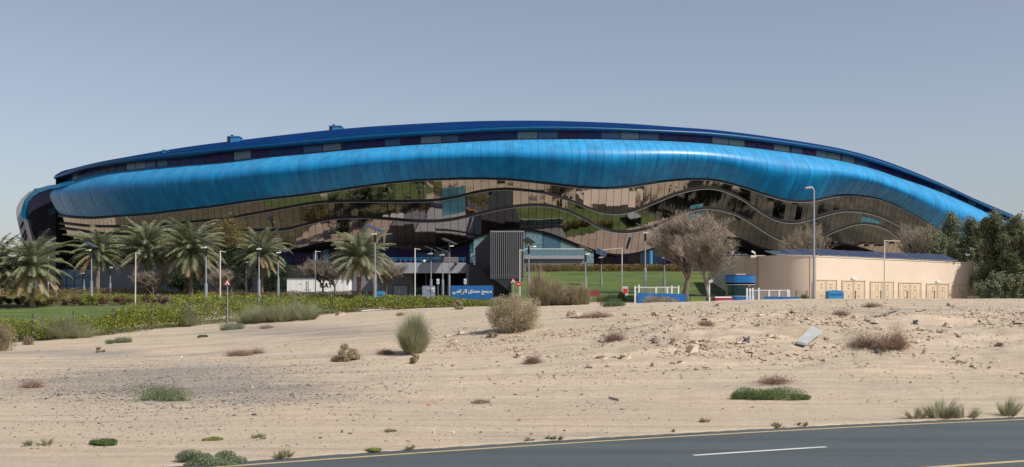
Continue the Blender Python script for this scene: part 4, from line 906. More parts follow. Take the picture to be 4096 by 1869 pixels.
hedge('garden_hedge', 'yellow green hedge strip directly behind the row of garden shrubs', pxpath([(-250, 123), (330, 123), (660, 123), (1000, 124), (1500, 128), (1950, 128)]), 3.0, [.7, 1.15, 1.15, .8, .6, .6], 26000, .15, G_hedge, [4, 4, 3, 1], .5)
hedge('flower_hedge', 'low clipped hedge topped with red flowers behind the left lawn', pxpath([(-200, 128), (330, 130), (640, 131)]), 3.0, [1.5, 1.5, 1.5], 12000, .15, G_red + [G_hedge[0], G_hedge[1]], [1.3, .6, 2.2, 2, 2, 2, 2.5])
hedge('flower_hedge', 'low dark hedge with crimson flowers under the ficus trees', pxpath([(640, 131), (1000, 134), (1500, 138)]), 3.0, [1.2, .9, .7], 14000, .14, G_red + [G_dk[1], G_hedge[1]], [.8, .6, 2, 1, 1, 3.5, 2])
# the hedge on the terrace edge sits on the lawn slope
b = MB(); n = 11000; q = RNG.uniform(2105, 2735, n); Yh = RNG.uniform(157.6, 159.0, n); xx = (q - 2048) / F * Yh; leaf_cloud(b, np.stack([xx, Yh, 6.7 + RNG.uniform(0, 1, n) * (1.05 + .15 * fbm(xx, Yh))], 1), .2, [1, .6, 1, 3, 3, 2.5])
tag(b.build('flower_hedge', G_red + [G_hedge[1]]), 'clipped hedge with red and yellow leaves along the top of the green slope', 'hedge')
SH = [(-8, 36, 3, 'olive red shrub at the far left edge of the lawn'), (55, 24, 0, 'round dark green clipped bush at left end of the lawn'), (100, 36, 1, 'greyish mauve shrub right of the dark round bush'), (140, 30, 3, 'green shrub between the mauve shrub and the brown one'), (190, 40, 2, 'brown leafed shrub below the leftmost white pole'),
      (262, 44, 1, 'mauve twiggy shrub beside the round road sign'), (318, 38, 2, 'brown shrub left of the nearest solar lamp'), (368, 36, 4, 'yellow green shrub at the foot of the solar lamp'), (428, 26, 5, 'round red tipped shrub in the middle of the row'), (492, 44, 5, 'wide red tipped shrub under the fourth palm'), (590, 30, 2, 'brown red shrub near the right end of the row'), (650, 36, 1, 'mauve brown shrub at the right end of the lawn')]
for px, wp, ty, lb in SH:
    Y = 121.5; x = (px - 2048) / F * Y; r = wp / F * Y * 1.3
    mats, wts = [(G_dk, [4, 3, 1]), ([G_brown[0], G_red[2], G_brown[2], G_grn[3]], [3, 2, 2, 1]), ([G_red[2], G_red[3], G_brown[0], G_hedge[2]], [3, 3, 2, 2]), ([G_hedge[1], G_hedge[2], G_red[2], G_red[3]], [3, 3, 1, 2]), ([G_hedge[0], G_hedge[1], G_hedge[2]], [3, 3, 2]), ([G_red[0], G_red[2], G_red[4], G_hedge[2]], [1.3, 3, 3, 2])][ty]
    shrub('garden_shrub', lb, 'shrub', (x, Y, g1(x, Y)), (r, .8, .56), 2600, .13, mats, wts, 'shrubs in a row behind the left lawn')
# lawn sheet on the left
b = MB(); rows = []
for Y in np.linspace(87, 121, 24):
    q = np.linspace(-3400, 760, 110); xx = (q - 2048) / F * Y; 
    base = np.interp((q - 2048) / F * Y, [p[0] for p in fxy], [p[1] for p in fxy]) + 3
    Yq = base + (121 - base) * (Y - 87) / 34; xx = (q - 2048) / F * Yq; rows.append(np.stack([xx, Yq, gz(xx, Yq) + .05], -1))
b.grid(np.stack(rows, 0)); tag(b.build('lawn', M_lawn), kind='structure')
b = MB(); rows = []
for Y in list(np.linspace(121, 150, 12)) + [155, 162, 170, 180, 195]:
    q = np.linspace(-3400, 2040 if Y < 151 else 900, 90); xx = (q - 2048) / F * Y; rows.append(np.stack([xx, np.full(90, Y), gz(xx, np.full(90, Y)) + .05], -1))
b.grid(np.stack(rows, 0)); tag(b.build('garden_bed', mat('soil', (.10, .085, .05), .95, var=.4, scale=.8)), kind='structure')

# ------------------------------------------------------------------ fences
def fence(label, posts, ht, wires=True):
    base = posts[0]; r = thing('wire_fence', label, 'fence', tuple(base)); base = np.array(base)
    for p in posts:
        p = np.array(p); b = MB(); b.tube([p - (0, 0, .2), p + (0, 0, ht)], .05, 6)
        o = b.build('post', M_post, r, base)
        c = MB()
        for z in (.25, .75, 1.25, 1.75): c.tube([p + (0, 0, z), p + (0, 0, z + .05)], .062, 6)
        c.build('clamp', M_silver, o, base)
    b = MB()
    for a, c in zip(posts[:-1], posts[1:]):
        a = np.array(a); c = np.array(c)
        for z in np.arange(.15, ht, .2): b.tube([a + (0, 0, z), c + (0, 0, z)], .006, 3, 0, False)
        for t in np.arange(0, 1, .06): q = a * (1 - t) + c * t; b.tube([q + (0, 0, .1), q + (0, 0, ht - .05)], .004, 3, 0, False)
    b.build('wire_mesh', M_post, r, base)
pf = []
for q in (-200, -30, 130, 293, 453, 607, 759, 906, 1050, 1193, 1331, 1465, 1595, 1723, 1849, 1970):
    Y = float(np.interp(q, [a for a, _ in fpath], [c for _, c in fpath])); x = (q - 2048) / F * Y; pf.append((x, Y, g1(x, Y)))
fence('dark green post and wire fence climbing the sand from left towards the blue sign', pf, 2.2)
pf = []
for q, Y in zip((3185, 3228, 3320, 3422, 3523, 3629, 3738, 3850, 3967, 4088, 4215), (116, 116, 117, 116.5, 116, 116, 116, 115.5, 115, 114.5, 114)):
    x = (q - 2048) / F * Y; z = H + (HY - 1163) / F * Y - 2.2; pf.append((x, Y, z))
fence('dark green post and wire fence in front of the tan building', pf, 2.2)
a = hit(1445, 1247); c = P(1735, 1228, 111.8)
b = MB(); cc = [hit(q, y) for q, y in ((1445, 1248), (1540, 1241), (1640, 1234), (1735, 1229))]; b.tube([np.array(p) + (0, 0, .1) for p in cc], .07, 6); tag(b.build('pipe', M_offwh), 'thin off white pipe lying on the sand along the fence foot', 'pipe')

# ------------------------------------------------------------------ tan utility building
TB = thing('utility_building', 'tan flat roofed utility building with rounded left corner and solar panels on top', 'building', (38, 124, 2))
def ub(b, name, m, parent=TB): return b.build(name, m, parent, (38, 124, 2))
# plan: rounded corner at left, long front receding to the right
Cx = lambda px, Y: (px - 2048) / F * Y
front0 = (Cx(3265, 116.5), 116.5); front1 = (Cx(3896, 131.5), 131.5)
arcp = []
cx, cy, rad = front0[0] - .2, front0[1] + 5.2, 5.2
for a in np.linspace(R(185), R(268), 28): arcp.append((cx + rad * math.cos(a) * .97, cy + rad * math.sin(a)))
outline = arcp + [front0, front1, (front1[0] + 1.3, front1[1] + 8), (front1[0] - 2, front1[1] + 16), (arcp[0][0], arcp[0][1] + 16)]
def topz(x, Y): return 7.66 - .018 * (x - front0[0])
b = MB(); n = len(outline)
top = [np.array([x, Y, topz(x, Y)]) for x, Y in outline]; bot = [np.array([x, Y, 1.5]) for x, Y in outline]
b.grid(np.stack([np.array(bot[:len(arcp)]), np.array(top[:len(arcp)])], 1), 0, True)
for i in range(len(arcp) - 1, n):
    j = (i + 1) % n; b.raw([bot[i], bot[j], top[j], top[i]], [[0, 1, 2, 3]], 0, False)
b.raw(top, [list(range(n))], 0); 
ub(b, 'wall', M_tan)
b = MB()   # parapet coping
for i in range(n - 2):
    a, c = top[i], top[i + 1]; d = c - a; nn_ = np.array([d[1], -d[0], 0]); nn_ = nn_ / np.linalg.norm(nn_) * .06; b.raw([a + nn_, c + nn_, c + nn_ + (0, 0, .10), a + nn_ + (0, 0, .10), a - nn_ * 4 + (0, 0, .10), c - nn_ * 4 + (0, 0, .10), a + nn_ * .2, c + nn_ * .2], [[0, 1, 2, 3], [3, 2, 5, 4], [6, 7, 1, 0]])
ub(b, 'coping', M_tan)
# rear lower wing at left
b = MB(); wing = []
c2x, c2y = Cx(3060, 128), 130
for a in np.linspace(R(185), R(265), 10): wing.append((c2x + 3.4 * math.cos(a) - .0, c2y + 3.4 * math.sin(a)))
wing += [(arcp[0][0] + .5, c2y - 3.4), (arcp[0][0] + .5, c2y + 12), (wing[0][0], c2y + 12)]
tz_ = H + (HY - 1022) / F * 127
for i in range(len(wing)):
    j = (i + 1) % len(wing); b.raw([(wing[i][0], wing[i][1], 1.5), (wing[j][0], wing[j][1], 1.5), (wing[j][0], wing[j][1], tz_), (wing[i][0], wing[i][1], tz_)], [[0, 1, 2, 3]])
b.raw([(x, y, tz_) for x, y in wing], [list(range(len(wing)))]); ub(b, 'rear_wing', M_tan)
fd = np.array([front1[0] - front0[0], front1[1] - front0[1], 0]); FLn = np.linalg.norm(fd); fd /= FLn; fn = np.array([fd[1], -fd[0], 0])
def fpt(px):   # point on the front wall seen at column px
    k = (px - 2048) / F; x0, y0 = front0; t = (k * y0 - x0) / (fd[0] - k * fd[1]); return np.array([x0, y0, 0]) + fd * t
doors = [(3262, 3344, 1119, 0), (3369, 3457, 1122, 1), (3482, 3572, 1126, 0), (3595, 3682, 1130, 0), (3706, 3793, 1134, 1), (3814, 3900, 1139, 0)]
for (x0, x1, yt, lamp) in doors:
    a = fpt(x0); c = fpt(x1 - (6 if x1 > 3895 else 0)); zt = H + (HY - yt) / F * a[1]; z0 = 1.6
    def fbox(b, p, q, z0_, z1_, d0, d1, m=0):
        b.raw([p + fn * d0 + (0, 0, z0_), q + fn * d0 + (0, 0, z0_), q + fn * d1 + (0, 0, z0_), p + fn * d1 + (0, 0, z0_), p + fn * d0 + (0, 0, z1_), q + fn * d0 + (0, 0, z1_), q + fn * d1 + (0, 0, z1_), p + fn * d1 + (0, 0, z1_)],
              [[0, 1, 2, 3], [7, 6, 5, 4], [0, 4, 5, 1], [3, 2, 6, 7], [0, 3, 7, 4], [1, 5, 6, 2]], m)
    b = MB(); fbox(b, a, c, z0, zt - .08, -.02, .04)
    dr = ub(b, 'door', M_tand)
    b = MB(); fbox(b, a - fd * .08, c + fd * .08, zt - .07, zt + .02, -.02, .10); fbox(b, a - fd * .1, a, z0, zt, -.02, .1); fbox(b, c, c + fd * .1, z0, zt, -.02, .1)
    m_ = (a + c) / 2; fbox(b, m_ - fd * .05, m_ + fd * .05, z0, zt - .15, .04, .09); ub(b, 'frame', M_tann, dr)
    b = MB()
    for fr_ in (.27, .73):
        p = a * (1 - fr_) + c * fr_
        for dz in (.45, .8, 1.65, 2.6): fbox(b, p - fd * .06, p + fd * .06, zt - dz - .1, zt - dz, .04, .11, 0)
    ub(b, 'hinges', M_wood, dr)
    b = MB()
    for fr_ in (.06, .2, .34, .44, .56, .66, .8, .94): p = a * (1 - fr_) + c * fr_; fbox(b, p - fd * .018, p + fd * .018, z0, zt - .16, .04, .06)
    ub(b, 'ribs', M_tann, dr)
    if lamp:
        b = MB(); p = a * .5 + c * .5; fbox(b, p - fd * .33, p + fd * .33, zt + .1, zt + .32, 0, .18); ub(b, 'door_lamp', M_white)
b = MB(); p = fpt(3239); 
q0 = np.array([p[0], p[1] - .05, 1.5]); b.tube([q0, q0 + (0, 0, 6.2)], .08, 6); ub(b, 'downpipe', mat('pinkish_pipe', (.42, .27, .2), .6))
b = MB(); q0 = np.array([arcp[0][0] - .05, arcp[0][1] - .3, 1.5]); b.tube([q0, q0 + (0, 0, 6.4)], .09, 6); ub(b, 'downpipe', M_silver)
# rooftop solar panels
k = 0
spx = [(3078, 1006), (3116, 1006), (3141, 1001), (3180, 1001), (3212, 997), (3262, 999), (3297, 1000), (3332, 1002), (3372, 1004), (3408, 1006), (3444, 1007), (3480, 1009), (3520, 1010), (3556, 1012), (3592, 1014), (3632, 1014), (3668, 1016), (3704, 1018), (3738, 1019), (3770, 1021)]
for i, (q, yt) in enumerate(spx):
    Y = 119.5 + 12 * max(0, q - 3265) / 630; c = P(q + 20, yt + 14, Y + 1.2); x0 = P(q + 2, yt, Y)[0]; wdt = 36 / F * Y
    zt = H + (HY - yt) / F * (Y + 2.4); zb = topz(c[0], 0) + .18
    lean = .55
    p = [np.array([x0 + lean * 0 + .75, Y, zb]), np.array([x0 + .75 + wdt - .05, Y, zb]), np.array([x0 + wdt - .05, Y + 2.4, zt]), np.array([x0, Y + 2.4, zt])]
    b = MB(); b.prism(p, (0, -.02, .06)); o = ub(b, 'solar_panel', M_solarf)
    b = MB(); ctr = sum(p) / 4; b.raw([v + (ctr - v) * .06 + (0, -.035, .075) for v in p], [[0, 1, 2, 3]]); ub(b, 'cells', M_solar, o)
b = MB()
for q in range(3090, 3800, 60): Y = 121 + 12 * max(0, q - 3265) / 630; a = P(q, 1020, Y); b.tube([(a[0], Y, topz(a[0], 0)), (a[0], Y, topz(a[0], 0) + .75)], .04, 4)
ub(b, 'panel_stands', M_galv)

# ------------------------------------------------------------------ lamps and poles
def solar_lamp(h, label, loc, rz, scale_panel=1.0, sleeve=.42, face=-.02):
    r = thing('solar_street_lamp', label, 'street lamp', loc, rz, 'solar street lamps')
    b = MB(); b.tube([(0, 0, 0), (0, 0, h * sleeve)], .17, 10); b.build('sleeve', M_galv, r)
    b = MB(); b.tube([(0, 0, h * sleeve), (0, 0, h)], [.085, .065], 8); b.build('pole', M_galv, r)
    b = MB(); b.tube([(0, 0, h - 1.2), (0, 0, h - .25)], .14, 6); b.build('battery_box', M_dark, r)
    b = MB(); b.tube([(0, 0, h - .45), (.1, -.5, h - .35)], .04, 5); b.obox((.12, -.65, h - .34), (.26, .0, .02), (0, .15, 0), (0, 0, .06)); b.build('lamp_head', M_white, r)
    s = scale_panel; c = np.array([0, 0, h + .3]); ax = np.array([.95 * s, 0, -.38 * s]); ay = np.array([0, .62 * s, face * s]); az = np.cross(ax, ay); az = az / np.linalg.norm(az) * .03
    b = MB(); b.obox(c, ax, ay, az); b.tube([(0, 0, h), c], .05, 5); p_ = b.build('solar_panel', mat('panel_back', (.10, .105, .115), .5), r)
    b = MB()
    for i in (-1, 1): b.obox(c + az * 1.3 + ax * .5 * i, ax * .46, ay * .94, az * .3)
    b.build('cells', M_solar, p_); return r
proto = None
SL = [(366, 990, 1197, 122, 'nearest solar lamp left of the third palm in the shrub row'), (336, 1085, 1178, 165, 'small distant solar lamp left of the second palm'), (441, 1062, 1178, 160, 'distant solar lamp between second and third palms'),
      (824, 978, 1222, 112, 'tall solar lamp in front of the largest palm'), (985, 1040, 1175, 155, 'slim distant solar lamp against the dark ficus'), (1036, 985, 1190, 122, 'solar lamp left of the palm trunk by the ficus trees'), (1113, 1000, 1188, 128, 'solar lamp at the right side of the dark ficus'),
      (1500, 925, 1205, 116, 'tall solar lamp just right of the palm with dates'), (1724, 1005, 1190, 134, 'leftmost of the solar lamps in front of the parking bay'), (1771, 1010, 1190, 136, 'middle solar lamp in front of the parking bay'), (1797, 975, 1192, 146, 'solar lamp behind the others at the wooden bench'),
      (2115, 975, 1190, 128, 'solar lamp right of the fin tower'), (2342, 1005, 1188, 122, 'solar lamp at the left part of the green slope'), (2405, 1020, 1180, 140, 'slim solar lamp in the middle of the green slope'), (2581, 920, 1182, 120, 'tall solar lamp behind the white gate'), (2657, 1020, 1180, 134, 'slim solar lamp between the gate and the bare tree'), (3866, 1010, 1200, 145, 'solar lamp behind the roof end of the tan building')]
for i, (px, ty, by, Y, lb) in enumerate(SL):
    x = (px - 2048) / F * Y; zt = H + (HY - ty) / F * Y; z0 = min(H + (HY - by) / F * Y, 8); z0 = min(z0, g1(x, Y)) if px < 2050 or px > 3000 else z0
    hh = zt - z0; rz = random.uniform(-.35, .35)
    if px in (2115,): rz = .9
    if px == 2405: rz = -.3
    solar_lamp(hh, lb + ', grey pole with tilted panel' if len(lb.split()) < 11 else lb, (x, Y, z0), rz, 1.0 if hh > 6.5 else .72, .42, {1500: .10, 2405: .45, 824: -.22, 2115: -.25}.get(px, -.03))
PL = [(192, 1017, 1192, 122, 1, 'leftmost thin cream pole beside the low palm'), (262, 1065, 1178, 150, 1, None), (541, 1010, 1200, 121, 1, 'thin cream pole between second and third full palms'), (881, 1003, 1208, 114, 1, 'thin cream pole left of the warning sign'), (1262, 1003, 1185, 130, 1, 'thin cream pole with short arm before the white container'),
      (1660, 993, 1200, 122, 1, 'thin cream pole at the left edge of the parking bay'), (2079, 998, 1185, 124, 1, 'thin cream pole with arm in front of the fin tower'), (2488, 990, 1165, 124, -1, 'thin cream pole with long left arm before the green slope'), (3538, 960, 1215, 112, 1, 'thin cream pole with long right arm before the tan doors'), (395, 1070, 1178, 150, 1, 'short thin pole behind the second palm trunk')]
for px, ty, by, Y, sd, lb in PL:
    if not lb: continue
    x = (px - 2048) / F * Y; zt = H + (HY - ty) / F * Y; z0 = min(H + (HY - by) / F * Y, g1(x, Y) if px < 2050 or px > 3000 else 9); h = zt - z0
    r = thing('camera_pole', lb, 'pole', (x, Y, z0), 0, 'thin cream poles'); b = MB(); b.tube([(0, 0, 0), (.0 if px > 600 else .05, 0, h)], [.075, .06], 8); b.build('pole', M_polew, r)
    La = {2488: 2.2, 3538: 1.6}.get(px, .62); b = MB(); b.tube([(0, 0, h - .08), (sd * La, -.05, h - (.14 if px != 2488 else .3))], .04, 5); b.build('arm', M_polew, r)
x = Cx(3256, 88); z0 = g1(x, 88); zt = H + (HY - 750) / F * 88
r = thing('road_lamp', 'tall galvanised street lamp with curved arm in front of the tan building', 'street lamp', (x, 88, z0)); h = zt - z0
b = MB(); b.tube([(0, 0, 0), (0, 0, h * .5), (0, 0, h - .3), (-.06, 0, h - .1), (-.2, 0, h)], [.105, .085, .06, .05, .045], 10); b.build('pole', M_galv, r)
b = MB(); b.obox((-.42, 0, h), (.27, 0, .04), (0, .12, 0), (0, 0, .055)); b.sphere((-.42, 0, h - .05), (.22, .11, .07)); b.build('lamp_head', M_offwh, r)
x = Cx(2837, 92); z0 = g1(x, 92); zt = H + (HY - 1128) / F * 92
r = thing('floodlight_post', 'short white post with small floodlight right of the bare trees', 'lamp post', (x, 92, z0)); h = zt - z0
b = MB(); b.tube([(0, 0, 0), (0, 0, h)], .06, 8); b.build('post', M_white, r); b = MB(); b.obox((.1, -.05, h + .05), (.14, 0, .08), (0, .12, 0), (-.05, 0, .1)); b.build('floodlight', M_offwh, r)
x = Cx(2950, 150)
r = thing('security_lamp', 'small white lamp on the left roof corner of the tan building', 'lamp', tuple(P(3022, 1022, 126)))
b = MB(); b.tube([(0, 0, 0), (-.1, 0, .3)], .05, 5); b.obox((-.25, 0, .38), (.2, 0, -.12), (0, .12, 0), (.04, 0, .08)); b.build('lamp_head', M_white, r)

# ------------------------------------------------------------------ text helper and signs
def text_obj(s, size, m, parent, loc, rz=0, offset=0.0, extrude=.004, shear=0, align='CENTER', sx=1):
    c = bpy.data.curves.new('txt', 'FONT'); c.body = s; c.size = size; c.align_x = align; c.align_y = 'CENTER'; c.offset = offset; c.extrude = extrude; c.shear = shear; c.resolution_u = 3
    o = bpy.data.objects.new('txt', c); COL.objects.link(o); dg = bpy.context.evaluated_depsgraph_get(); dg.update(); me = bpy.data.meshes.new_from_object(o.evaluated_get(dg)); COL.objects.unlink(o); bpy.data.objects.remove(o)
    o = bpy.data.objects.new('lettering', me); me.materials.clear(); me.materials.append(m); COL.objects.link(o); o.parent = parent; o.location = loc; o.rotation_euler = (R(90), 0, rz); o.scale = (sx, 1, 1); return o
Y = 124; loc = P(1889, 1200, Y); loc[2] = g1(loc[0], Y); r = thing('billboard_sign', 'wide blue sign board with white Arabic lettering behind the hedge', 'sign', tuple(loc))
w = 168 / F * Y / 2; zb = H + (HY - 1190) / F * Y - loc[2]; zt = H + (HY - 1143) / F * Y - loc[2]
b = MB(); b.box((-w, 0, zb - .2), (w, .15, zt)); b.build('board', M_blue, r)
b = MB(); [b.tube([(q, .1, -.1), (q, .1, zb)], .06, 6) for q in (-w * .8, w * .8)]; b.build('post', M_galv, r)
w1 = "\uFEE3\uFEA0\uFEE4\uFECA"; w2 = "\uFEA3\uFEE4\uFEAA\uFE8D\uFEE5"; w3 = "\uFE8D\uFEDF\uFEAE\uFEF3\uFE8E\uFEBF\uFEF2"
text_obj((w1 + " " + w2 + " " + w3)[::-1], .52, M_white, r, (.0, -.02, zb + (zt - zb) * .52), 0, .022, sx=1.0)
Y = 121; loc = P(1715, 1200, Y); loc[2] = g1(loc[0], Y); r = thing('information_board', 'grey blue information board with small coloured squares behind the hedge', 'sign', tuple(loc))
zt = H + (HY - 1144) / F * Y - loc[2]; b = MB(); b.box((-.70, 0, .05), (.70, .12, zt)); b.build('board', mat('slate_board', (.20, .24, .33), .6), r)
for i, (x, z, m) in enumerate(((-.05, .28, 'o'), (.16, .28, 'o'), (.38, .28, 'w'), (.56, .28, 'w'), (-.02, .52, 't'), (.2, .52, 't'), (.56, .55, 'w'))):
    b = MB(); b.box((x - .09, -.015, zt - z - .1), (x + .09, 0, zt - z + .1)); b.build('patch', {'o': mat('peach', (.6, .35, .25), .6), 'w': M_white, 't': mat('tealsq', (.03, .2, .25), .6)}[m], r)
def pole_sign(px, y_sign, Y, kind, label, base_y=None, size=.42):
    x = (px - 2048) / F * Y; z0 = g1(x, Y) if not (2050 < px < 3100 and Y > 126) else 3.3; zc = H + (HY - y_sign) / F * Y - z0
    r = thing({'tri': 'warning_sign', 'round': 'speed_sign', 'stop': 'no_entry_sign', 'box': 'parking_sign', 'panel': 'notice_sign'}[kind], label, 'road sign', (x, Y, z0))
    b = MB(); b.tube([(0, 0, -.1), (0, 0, zc)], .045, 6); b.build('post', M_galv, r)
    if kind == 'tri':
        def tri(s, y, m, nm):
            b = MB(); b.prism([(-s, y, zc - s * .58), (s, y, zc - s * .58), (0, y, zc + s * 1.15)], (0, .02, 0)); return b.build(nm, m, r)
        tri(size * 1.1, -.06, M_red, 'border'); tri(size * .72, -.09, M_white, 'face')
        b = MB(); b.box((-size * .24, -.11, zc - size * .3), (size * .24, -.095, zc - size * .1)); b.box((-size * .12, -.11, zc - size * .1), (size * .12, -.095, zc + size * .1)); b.build('symbol', M_dark, r)
    elif kind in ('round', 'stop'):
        for s, y, m, nm in ((size, -.06, M_red, 'border'), (size * .74, -.09, M_white if kind == 'round' else M_red, 'face')):
            b = MB(); b.prism([(s * math.cos(a), y, zc + s * math.sin(a)) for a in np.linspace(0, 2 * math.pi, 20, endpoint=False)], (0, .02, 0)); b.build(nm, m, r)
        if kind == 'round': text_obj('25', size * .8, M_dark, r, (0, -.1, zc), 0, .005)
        else: b = MB(); b.box((-size * .55, -.11, zc - size * .14), (size * .55, -.095, zc + size * .14)); b.build('symbol', M_white, r)
    elif kind == 'box':
        b = MB(); b.box((-.16, -.06, zc - .3), (.16, 0, zc + .3)); b.build('plate', M_white, r); b = MB(); b.box((-.1, -.075, zc - .12), (.1, -.06, zc + .1)); b.build('symbol', mat('pale_blue', (.3, .4, .65), .5), r)
    else:
        b = MB(); b.box((-.27, -.05, zc - .5), (.27, 0, zc + .42)); b.build('plate', M_offwh, r); b = MB(); b.box((-.22, -.07, zc - .28), (.22, -.05, zc + .18)); b.build('symbol', M_red, r)
pole_sign(910, 1134, 92, 'tri', 'red and white triangular warning sign on grey pole at the hedge', size=.27)
pole_sign(225, 1152, 124, 'round', 'round white road sign with red rim behind the left lawn', size=.30)
pole_sign(2053, 1126, 122, 'tri', 'red triangular warning sign under the fin tower', size=.32)
pole_sign(2075, 1137, 123, 'stop', 'round red no entry sign beside the cream pole at the fin tower', size=.28)
pole_sign(1752, 1126, 130, 'box', 'small white parking sign left of the blue billboard')
pole_sign(1861, 1126, 130, 'box', 'small white parking sign above the blue billboard')
pole_sign(2502, 1162, 112, 'panel', 'white notice with red square beside the cream pole before the slope')

# ------------------------------------------------------------------ container, booth, gates etc
Y = 147; loc = P(1272, 1182, Y); loc[2] = max(loc[2], g1(loc[0], Y)); r = thing('site_container', 'long white site container with spray painted letters behind thin trees', 'container', tuple(loc))
w = 248 / F * Y / 2; h = 2.15
b = MB(); b.box((-w, 0, .12), (w, 2.4, h)); b.build('body', mat('container_white', (.92, .91, .88), .5, var=.03), r)
b = MB(); b.box((-w - .03, -.04, h), (w + .03, 2.44, h + .08)); b.box((-w, -.03, .0), (w, 2.4, .12)); b.build('rail', M_offwh, r)
for q in (-1.5, -1.25): 
    b = MB(); b.tube([(q, -.05, .2), (q, -.05, h - .2)], .03, 5); b.build('lock_bar', M_silver, r)
b = MB(); 
for q in np.arange(-w + .4, w, .8): b.box((q, -.015, .15), (q + .03, .0, h - .02))
b.build('seams', M_offwh, r)
text_obj('CAT', .85, M_dark, r, (1.05, -.03, h * .62), 0, .03, shear=.1)
b = MB(); b.box((-1.85, -.03, .75), (-1.58, -.005, .82)); b.box((-1.15, -.03, .75), (-.9, -.005, .82)); b.box((-2.6, -.03, 1.5), (-2.2, -.005, 1.55)); b.build('latch', M_silver, r)
# guard booth
Y = 113; loc = np.array([Cx(2972, Y), Y + 1.5, H + (HY - 1235) / F * Y]); BT = thing('guard_booth', 'blue rounded guard booth with tinted windows beside the white gate', 'booth', tuple(loc))
def stadium(cx, rx, ry, n=28, p=3.2):
    out = []
    for a in np.linspace(0, 2 * math.pi, n, endpoint=False):
        c, s = math.cos(a), math.sin(a); out.append((cx + rx * math.copysign(abs(c)**(2 / p), c), ry * math.copysign(abs(s)**(2 / p), s)))
    return out
def ring(z0, z1, rx, ry, m, nm, parent):
    b = MB(); o = stadium(0, rx, ry); b.prism([(x, y, z0) for x, y in o], (0, 0, z1 - z0)); return b.build(nm, m, parent)
kz = lambda y: H + (HY - y) / F * Y - loc[2]
rxb = 56 / F * Y
ring(0, kz(1186), rxb * .99, 1.45, M_blue, 'base', BT); ring(kz(1186), kz(1184), rxb * 1.01, 1.47, M_offwh, 'sill', BT)
ring(kz(1184), kz(1140), rxb * .96, 1.42, mat('booth_glass', (.01, .035, .04), .06), 'window', BT); ring(kz(1140), kz(1138), rxb, 1.46, M_offwh, 'trim', BT)
ring(kz(1138), kz(1131), rxb * .97, 1.43, M_black, 'frieze', BT); ring(kz(1131), kz(1103), rxb * 1.03, 1.5, M_blue, 'fascia', BT); ring(kz(1103), kz(1100), rxb * 1.0, 1.47, M_dark, 'roof', BT)
b = MB(); b.box((-.6, -.8, kz(1100)), (.45, .2, kz(1095))); b.build('air_conditioner', M_offwh, BT)
b = MB(); b.box((.55, -1.52, kz(1147)), (.72, -1.42, kz(1142))); b.build('beacon', mat('amber', (.6, .25, .02), .4), BT)
# white metal gates
def gate(label, x0, x1, yt, yb, Y, posts, rail_y, fine):
    loc = P((x0 + x1) / 2, yb, Y); r = thing('white_gate', label, 'gate', tuple(loc))
    for q, t in posts:
        b = MB(); a = P(q, yb, Y); c = P(q, t, Y); b.box((a[0] - .07, Y - .07, a[2] - .5), (a[0] + .07, Y + .07, c[2])); b.build('post', M_white, r, loc)
    b = MB(); b.box((P(x0, 0, Y)[0], Y - .04, P(0, rail_y + 3, Y)[2]), (P(x1, 0, Y)[0], Y + .04, P(0, rail_y, Y)[2])); b.build('rail', M_white, r, loc)
    b = MB()
    for q in np.arange(x0, x1, fine): a = P(q, yb, Y); c = P(q, rail_y, Y); b.box((a[0] - .012, Y - .01, a[2] - .5), (a[0] + .012, Y + .01, c[2]))
    for yy in np.arange(rail_y + 8, yb, 8): b.box((P(x0, 0, Y)[0], Y - .01, P(0, yy, Y)[2] - .012), (P(x1, 0, Y)[0], Y + .01, P(0, yy, Y)[2] + .012))
    b.build('mesh_infill', M_offwh, r, loc)
gate('white metal gate behind the blue panels left of the bare trees', 2540, 2718, 1143, 1210, 108, [(2540, 1145), (2556, 1139), (2624, 1149), (2669, 1150), (2687, 1143), (2714, 1143)], 1148, 30)
gate('white metal gate right of the guard booth', 2986, 3158, 1153, 1215, 104, [(2988, 1152), (3000, 1153), (3011, 1152), (3035, 1152), (3076, 1160), (3116, 1160), (3150, 1157), (3157, 1163)], 1160, 5.5)
def blue_wall(label, x0, x1, yt0, yt1, Y):
    loc = P(x0, 1215, Y); b = MB(); a = P(x0, yt0, Y); c = P(x1, yt1, Y); b.prism([(a[0], Y, a[2] - 1.8), (c[0], Y, a[2] - 1.8), (c[0], Y, c[2]), (a[0], Y, a[2])], (0, .25, 0))
    tag(b.build('barrier_panel', M_blue, None, tuple(loc)), label, 'barrier', 'blue barrier panels')
blue_wall('left blue barrier panel half hidden by dry grass below the white gate', 2551, 2645, 1171, 1174, 103); blue_wall('right blue barrier panel with square top end before the white gate', 2647, 2745, 1173, 1177, 102.6)
blue_wall('blue barrier panel nearest the guard booth gate', 3060, 3121, 1186, 1187, 99); blue_wall('blue barrier panel left of the small bushes at the tan wall', 3123, 3200, 1187, 1188, 99.4)
def blue_box(label, x0, x1, yt, Y):
    loc = P((x0 + x1) / 2, 1225, Y); loc[2] = min(g1(loc[0], Y), P(0, yt, Y)[2] - 1.0); w = (x1 - x0) / F * Y / 2; h = H + (HY - yt) / F * Y - loc[2]
    r = thing('collection_bin', label, 'bin', tuple(loc)); b = MB(); prof = [(-w, 0), (w, 0), (w, h - .16), (w * .75, h - .05), (0, h), (-w * .75, h - .05), (-w, h - .16)]
    b.prism([(x, 0, z) for x, z in prof], (0, 1.0, 0)); b.build('body', M_blue2, r)
    b = MB(); b.box((-w * .8, -.03, h - .42), (w * .8, 0, h - .3)); b.box((-w, -.02, h - .78), (w, 0, h - .74)); b.build('slot', M_blue, r)
    b = MB(); b.box((-w * .75, -.02, h - 1.3), (w * .75, 0, h - .9)); b.build('label_plate', mat('pale_label', (.35, .5, .65), .5), r)
